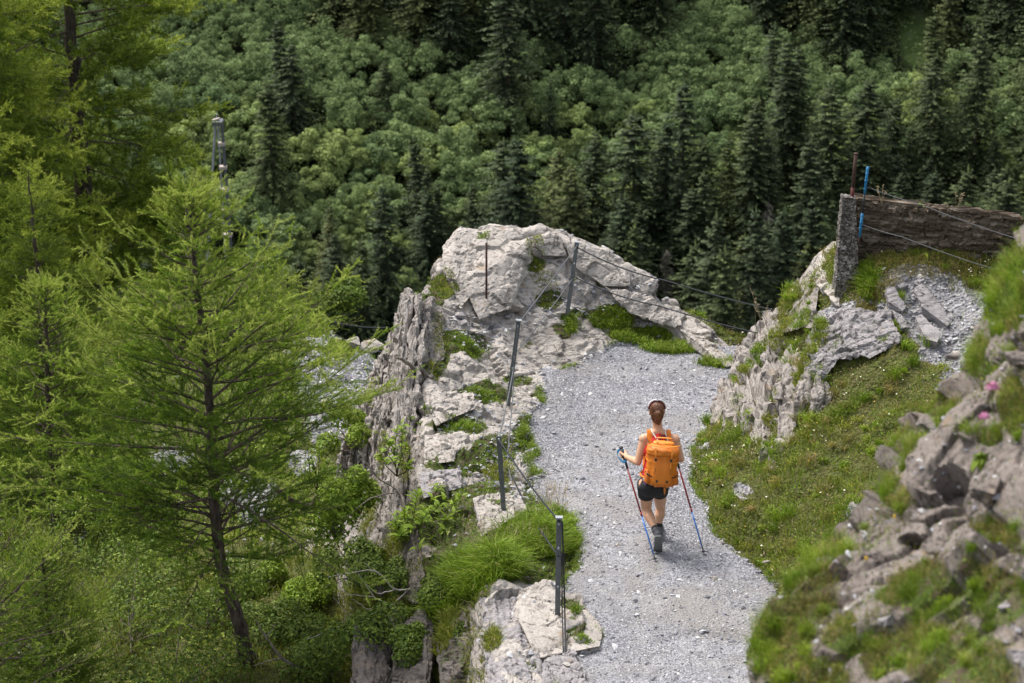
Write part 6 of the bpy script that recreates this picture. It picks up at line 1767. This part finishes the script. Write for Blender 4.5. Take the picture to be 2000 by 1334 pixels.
# cap open at the back: band, crown front, brim
cap = None
Rc = np.array(Matrix.Rotation(math.radians(14), 3, 'X'))
def capring(el, a0, a1, r, n=26):
    out = []
    for t in np.linspace(a0, a1, n):
        v = np.array([math.sin(t) * .084 * math.cos(el), math.cos(t) * .096 * math.cos(el), math.sin(el) * .110]); out.append(head + [0, -.002, .016] + Rc @ v)
    return out
Vc = []; els = np.linspace(.10, 1.45, 12); n = 27
for el in els: Vc += capring(el, -1.6 + el * .1, 1.6 - el * .1, 1, n)
cap = child('cap', mesh_np('cap', np.array(Vc), [grid_quads(len(els), n)], True), 'capwhite')
a = Acc(); ro = [capring(e_, -1.42 + e_ * .1, 0, 1, n)[0] for e_ in els] + [capring(e_, 0, 1.42 - e_ * .1, 1, n)[-1] for e_ in els[::-1]]
ro = [head + (np.asarray(q) - head) * 1.07 + [0, 0, .004] for q in ro]
a.tube(ro, .0085, 6); link('piping', a.mesh('piping', True), M['capwhite'], cap)
a = Acc(); rim = [capring(e_, -1.6 + e_ * .1, 0, 1, n)[0] for e_ in els] + [capring(e_, 0, 1.6 - e_ * .1, 1, n)[-1] for e_ in els[::-1]]
a.tube(rim, .0075, 6); link('trim', a.mesh('trim', True), M['maroon'], cap)

brim = []
for f in np.linspace(0, 1, 5):
    for t in np.linspace(-1.05, 1.05, 15):
        v = np.array([math.sin(t) * .084, math.cos(t) * (.096 + .085 * f * max(0, math.cos(t * 1.25))), .008 - .02 * f]); brim.append(head + [0, -.002, .016] + Rc @ v)
link('brim', mesh_np('brim', np.array(brim), [grid_quads(5, 15)], True), M['maroon'], cap)

# ------------------------------------------------------------------ backpack
bc = J(1290, 948, 22.70)                     # bottom centre of the pack
tcn = J(1296, 868, 22.80)
zax = unit(tcn - bc); xax = unit(np.array([1, 0, 0]) - zax * zax[0]); yax = np.cross(zax, xax)
RB = np.stack([xax, yax, zax], 1)
bp = empty('backpack', HB + bc, 'bright orange hiking backpack worn on the back of the hiker', 'backpack')
def B(v): return np.asarray(v, float) @ RB.T
def shell(name, prof, mat, par, n=40, p=2.6, cen=(0, 0), seed=0, wr=.007, capt=True):
    """prof rows: z, half width, half depth, y offset"""
    th = np.arange(n) * 2 * math.pi / n; Vv = []
    rows = catmull(np.array(prof, float), np.linspace(0, len(prof) - 1, (len(prof) - 1) * 5 + 1))
    for z, hw, hd, yo in rows:
        z = z * .94; hw = hw * .97
        c, s = np.cos(th), np.sin(th)
        rr = (np.abs(c) ** p + np.abs(s) ** p) ** (-1 / p)
        Vv.append(np.stack([cen[0] + c * rr * hw, cen[1] + yo + s * rr * hd, np.full(n, z)], 1))
    V_ = np.concatenate(Vv)
    ctr = V_.mean(0); V_ = V_ + unit(V_ - ctr) * (wr * (fbm(V_ * 22, 3, seed) * 2 + 1.2 * fbm(V_ * np.array([9, 9, 40]), 2, seed + 1)))[:, None]
    m = len(rows); i = np.arange(m - 1)[:, None] * n; j = np.arange(n)[None]; k = (j + 1) % n
    Q = np.stack([i + j, i + k, i + n + k, i + n + j], -1).reshape(-1, 4)
    T = []
    V_ = np.vstack([V_, V_[:n].mean(0), V_[-n:].mean(0)])
    for x in range(n): T += [(m * n, (x + 1) % n, x), (m * n + 1, (m - 1) * n + x, (m - 1) * n + (x + 1) % n)]
    return link(name, mesh_np(name, B(V_), [Q, np.array(T)], True), M[mat], par)
shell('pack_body', [(-.012, .085, .050, 0), (.0, .125, .085, 0), (.05, .150, .108, 0), (.16, .158, .118, -.004), (.28, .160, .118, -.002), (.37, .158, .110, 0), (.40, .13, .08, 0)], 'orange', bp, seed=1)
shell('front_pocket', [(.035, .07, .02, 0), (.05, .100, .030, 0), (.16, .108, .036, 0), (.27, .100, .028, 0), (.29, .07, .012, 0)], 'orange', bp, cen=(.0, -.102), seed=2, wr=.003)
lid = shell('lid', [(.335, .150, .105, -.015), (.35, .168, .130, -.015), (.395, .170, .134, -.012), (.430, .155, .118, 0), (.452, .11, .08, 0), (.460, .05, .03, 0)], 'orange', bp, seed=3, wr=.006)
shell('lid_pocket', [(.440, .10, .055, 0), (.462, .115, .062, 0), (.482, .095, .045, 0), (.488, .04, .02, 0)], 'orangelight', bp, cen=(0, .0), seed=4, wr=.004)
for s in (-1, 1):
    shell('side_pocket', [(.02, .03, .06, 0), (.04, .036, .085, 0), (.14, .030, .085, 0), (.17, .024, .078, 0)], 'orangedark', bp, cen=(s * .142, 0), seed=5 + s, p=2.4)
def strip(name, pts, w, mat, par, th=.003, face=(0, -1, 0)):
    """webbing: a flat ribbon through local points"""
    pts = catmull(np.array(pts, float), np.linspace(0, len(pts) - 1, (len(pts) - 1) * 5 + 1))
    t = unit(np.gradient(pts, axis=0)); f = np.asarray(face, float) * np.ones_like(pts)
    sd_ = unit(np.cross(t, f)); up_ = unit(np.cross(sd_, t))
    Vv = np.stack([pts - sd_ * w / 2 - up_ * th, pts + sd_ * w / 2 - up_ * th, pts + sd_ * w / 2 + up_ * th, pts - sd_ * w / 2 + up_ * th], 1).reshape(-1, 3)
    m = len(pts); i = np.arange(m - 1)[:, None] * 4; j = np.arange(4)[None]; k = (j + 1) % 4
    Q = np.stack([i + j, i + k, i + 4 + k, i + 4 + j], -1).reshape(-1, 4)
    return link(name, mesh_np(name, B(Vv), [Q], False), M[mat], par)
for s in (-1, 1):
    st_ = strip('lid_strap', [(s * .085, -.130, .40), (s * .082, -.152, .345), (s * .078, -.148, .28), (s * .074, -.147, .20)], .014, 'orangelight', bp)
    a = Acc(); a.box(B([s * .078, -.156, .285]), (.022, .010, .030), RB); link('buckle', a.mesh('buckle'), M['plasticblack'], st_)
    a = Acc(); a.tube([B([s * .075, -.150, .20]), B([s * .075, -.152, .165]), B([s * .083, -.150, .14])], .0022, 5); link('cord', a.mesh('cord'), M['plasticblack'], st_)
    strip('compression_strap', [(s * .10, -.128, .10), (s * .145, -.10, .12), (s * .166, -.02, .14), (s * .160, .07, .15)], .012, 'plasticblack', bp, face=(s, -.4, 0))
    strip('compression_strap', [(s * .10, -.128, .25), (s * .150, -.10, .26), (s * .170, -.02, .28), (s * .162, .07, .30)], .010, 'orangelight', bp, face=(s, -.4, 0))
    st_ = strip('bottom_strap', [(s * .05, -.135, .10), (s * .055, -.125, .045), (s * .06, -.09, .0), (s * .06, -.02, -.016)], .014, 'orangelight', bp)
    a = Acc(); a.box(B([s * .052, -.138, .062]), (.020, .010, .022), RB); link('buckle', a.mesh('buckle'), M['plasticblack'], st_)
strip('haul_loop', [(-.03, .09, .44), (-.028, .10, .485), (0, .105, .50), (.028, .10, .485), (.03, .09, .44)], .012, 'plasticblack', bp, face=(0, -1, .3))
strip('lid_piping', [(-.165, -.03, .425), (-.12, -.12, .425), (0, -.148, .415), (.12, -.12, .425), (.165, -.03, .425)], .009, 'orangelight', bp, face=(0, -.6, 1))
strip('lid_handle', [(-.085, -.035, .478), (-.07, -.075, .500), (0, -.088, .503), (.07, -.075, .500), (.085, -.035, .478)], .016, 'orangelight', bp, face=(0, -.5, 1))
a = Acc(); a.tube([B([.035, -.08, -.012]), B([.034, -.095, -.045]), B([.040, -.09, -.075]), B([.046, -.088, -.045]), B([.045, -.08, -.012])], .004, 6); link('dangling_loop', a.mesh('dangling_loop'), M['orangelight'], bp)
a = Acc(); a.tube([B([-.155, -.02, .05]), B([-.175, -.03, .03]), B([-.165, -.035, .005]), B([-.148, -.03, .015])], .004, 6); link('lilac_cord', a.mesh('lilac_cord'), M['lilac'], bp)
a = Acc(); a.box(B([-.178, -.03, .055]), (.02, .014, .022), RB); link('tag', a.mesh('tag'), M['straplight'], bp)
# small white letters-like maker badge kept as a plain light patch on the back panel below the neck
for s in (-1, 1):
    sh = shL if s < 0 else shR
    q = [B([s * .075, .12, .36]) + bc, sh * .62 + neck * .38 + [s * .0, -.055, .0], sh * .60 + neck * .40 + [0, .0, .055], sh * .62 + neck * .38 + [0, .075, .01], chest + [s * .10, .125, -.03], chest + [s * .135, .06, -.17], B([s * .14, .10, .06]) + bc]
    q = [(np.asarray(x) - bc) @ RB for x in q]
    strip('shoulder_strap', q, .052, 'orange', bp, .008, face=(0, -.5, .8))
    c_ = [(np.asarray(x) - bc) @ RB for x in (sh * .5 + neck * .5 + [0, .0, .064], sh * .42 + neck * .58 + [0, -.05, .035], B([s * .05, .10, .44]) + bc)]
    strip('load_lifter', c_, .010, 'straplight', bp, face=(0, -.5, .8))
a = Acc(); a.box(B([0, .128, .475]), (.05, .006, .06), RB); link('back_panel', a.mesh('back_panel'), M['red'], bp)

# ------------------------------------------------------------------ trekking poles
for nm, tp_, d_, hd, lab, s in (('l', tpL, dL, hdL, 'left trekking pole with bright blue hand strap, planted on the path', -1), ('r', tpR, dR, hdR, 'right trekking pole with its grip hidden behind the orange backpack', 1)):
    e = empty('trekking_pole', HB + tp_, lab, 'trekking pole')
    L = np.linalg.norm(hd - tp_); R = d_
    def seg(n_, f0, f1, r0, r1, m_, par=e):
        a = Acc(); a.tube([R * f0, R * (f0 + f1) / 2, R * f1], [r0, (r0 + r1) / 2, r1], 10); return link(n_, a.mesh(n_, True), M[m_], par)
    seg('tip', -.012, .035, .003, .006, 'buckle'); seg('basket', .035, .045, .024, .020, 'plasticblack'); seg('tip_sleeve', .03, .09, .008, .008, 'plasticblack')
    seg('lower_shaft', .08, L * .43, .0075, .0078, 'poleblue'); lk = seg('lock', L * .425, L * .455, .011, .011, 'polered')
    seg('upper_shaft', L * .44, L - .09, .0092, .0095, 'polered')
    seg('grip_extension', L - .16, L - .05, .0125, .014, 'plasticblack')
    gr = seg('grip', L - .055, L + .07, .0155, .017, 'plasticblack')
    a = Acc(); ellipsoid(a, R * (L + .075), (.021, .024, .014), None, 8); link('pommel', a.mesh('pommel', True), M['plasticblack'], gr)
    lat = unit(np.cross(R, [0, 1, 0])) * s
    q = [R * (L + .06), R * (L + .05) + lat * -.045 + [0, -.02, 0], R * (L + .005) + lat * -.052 + [0, -.045, 0], R * (L - .055) + lat * -.02 + [0, -.055, 0], R * (L - .05) + lat * .02 + [0, -.045, 0], R * (L + .01) + lat * .032 + [0, -.025, 0], R * (L + .06)]
    q = catmull(np.array(q), np.linspace(0, 6, 40)); t = unit(np.gradient(q, axis=0)); sdv = unit(np.cross(t, np.array([0, -1.0, .3])))
    w = .013
    Vv = np.stack([q - R * w, q + R * w, q + R * w + sdv * .003, q - R * w + sdv * .003], 1).reshape(-1, 3); m = len(q)
    i = np.arange(m - 1)[:, None] * 4; j = np.arange(4)[None]; k = (j + 1) % 4
    link('hand_strap', mesh_np('hand_strap', Vv, [np.stack([i + j, i + k, i + 4 + k, i + 4 + j], -1).reshape(-1, 4)], False), M['blue'], e)
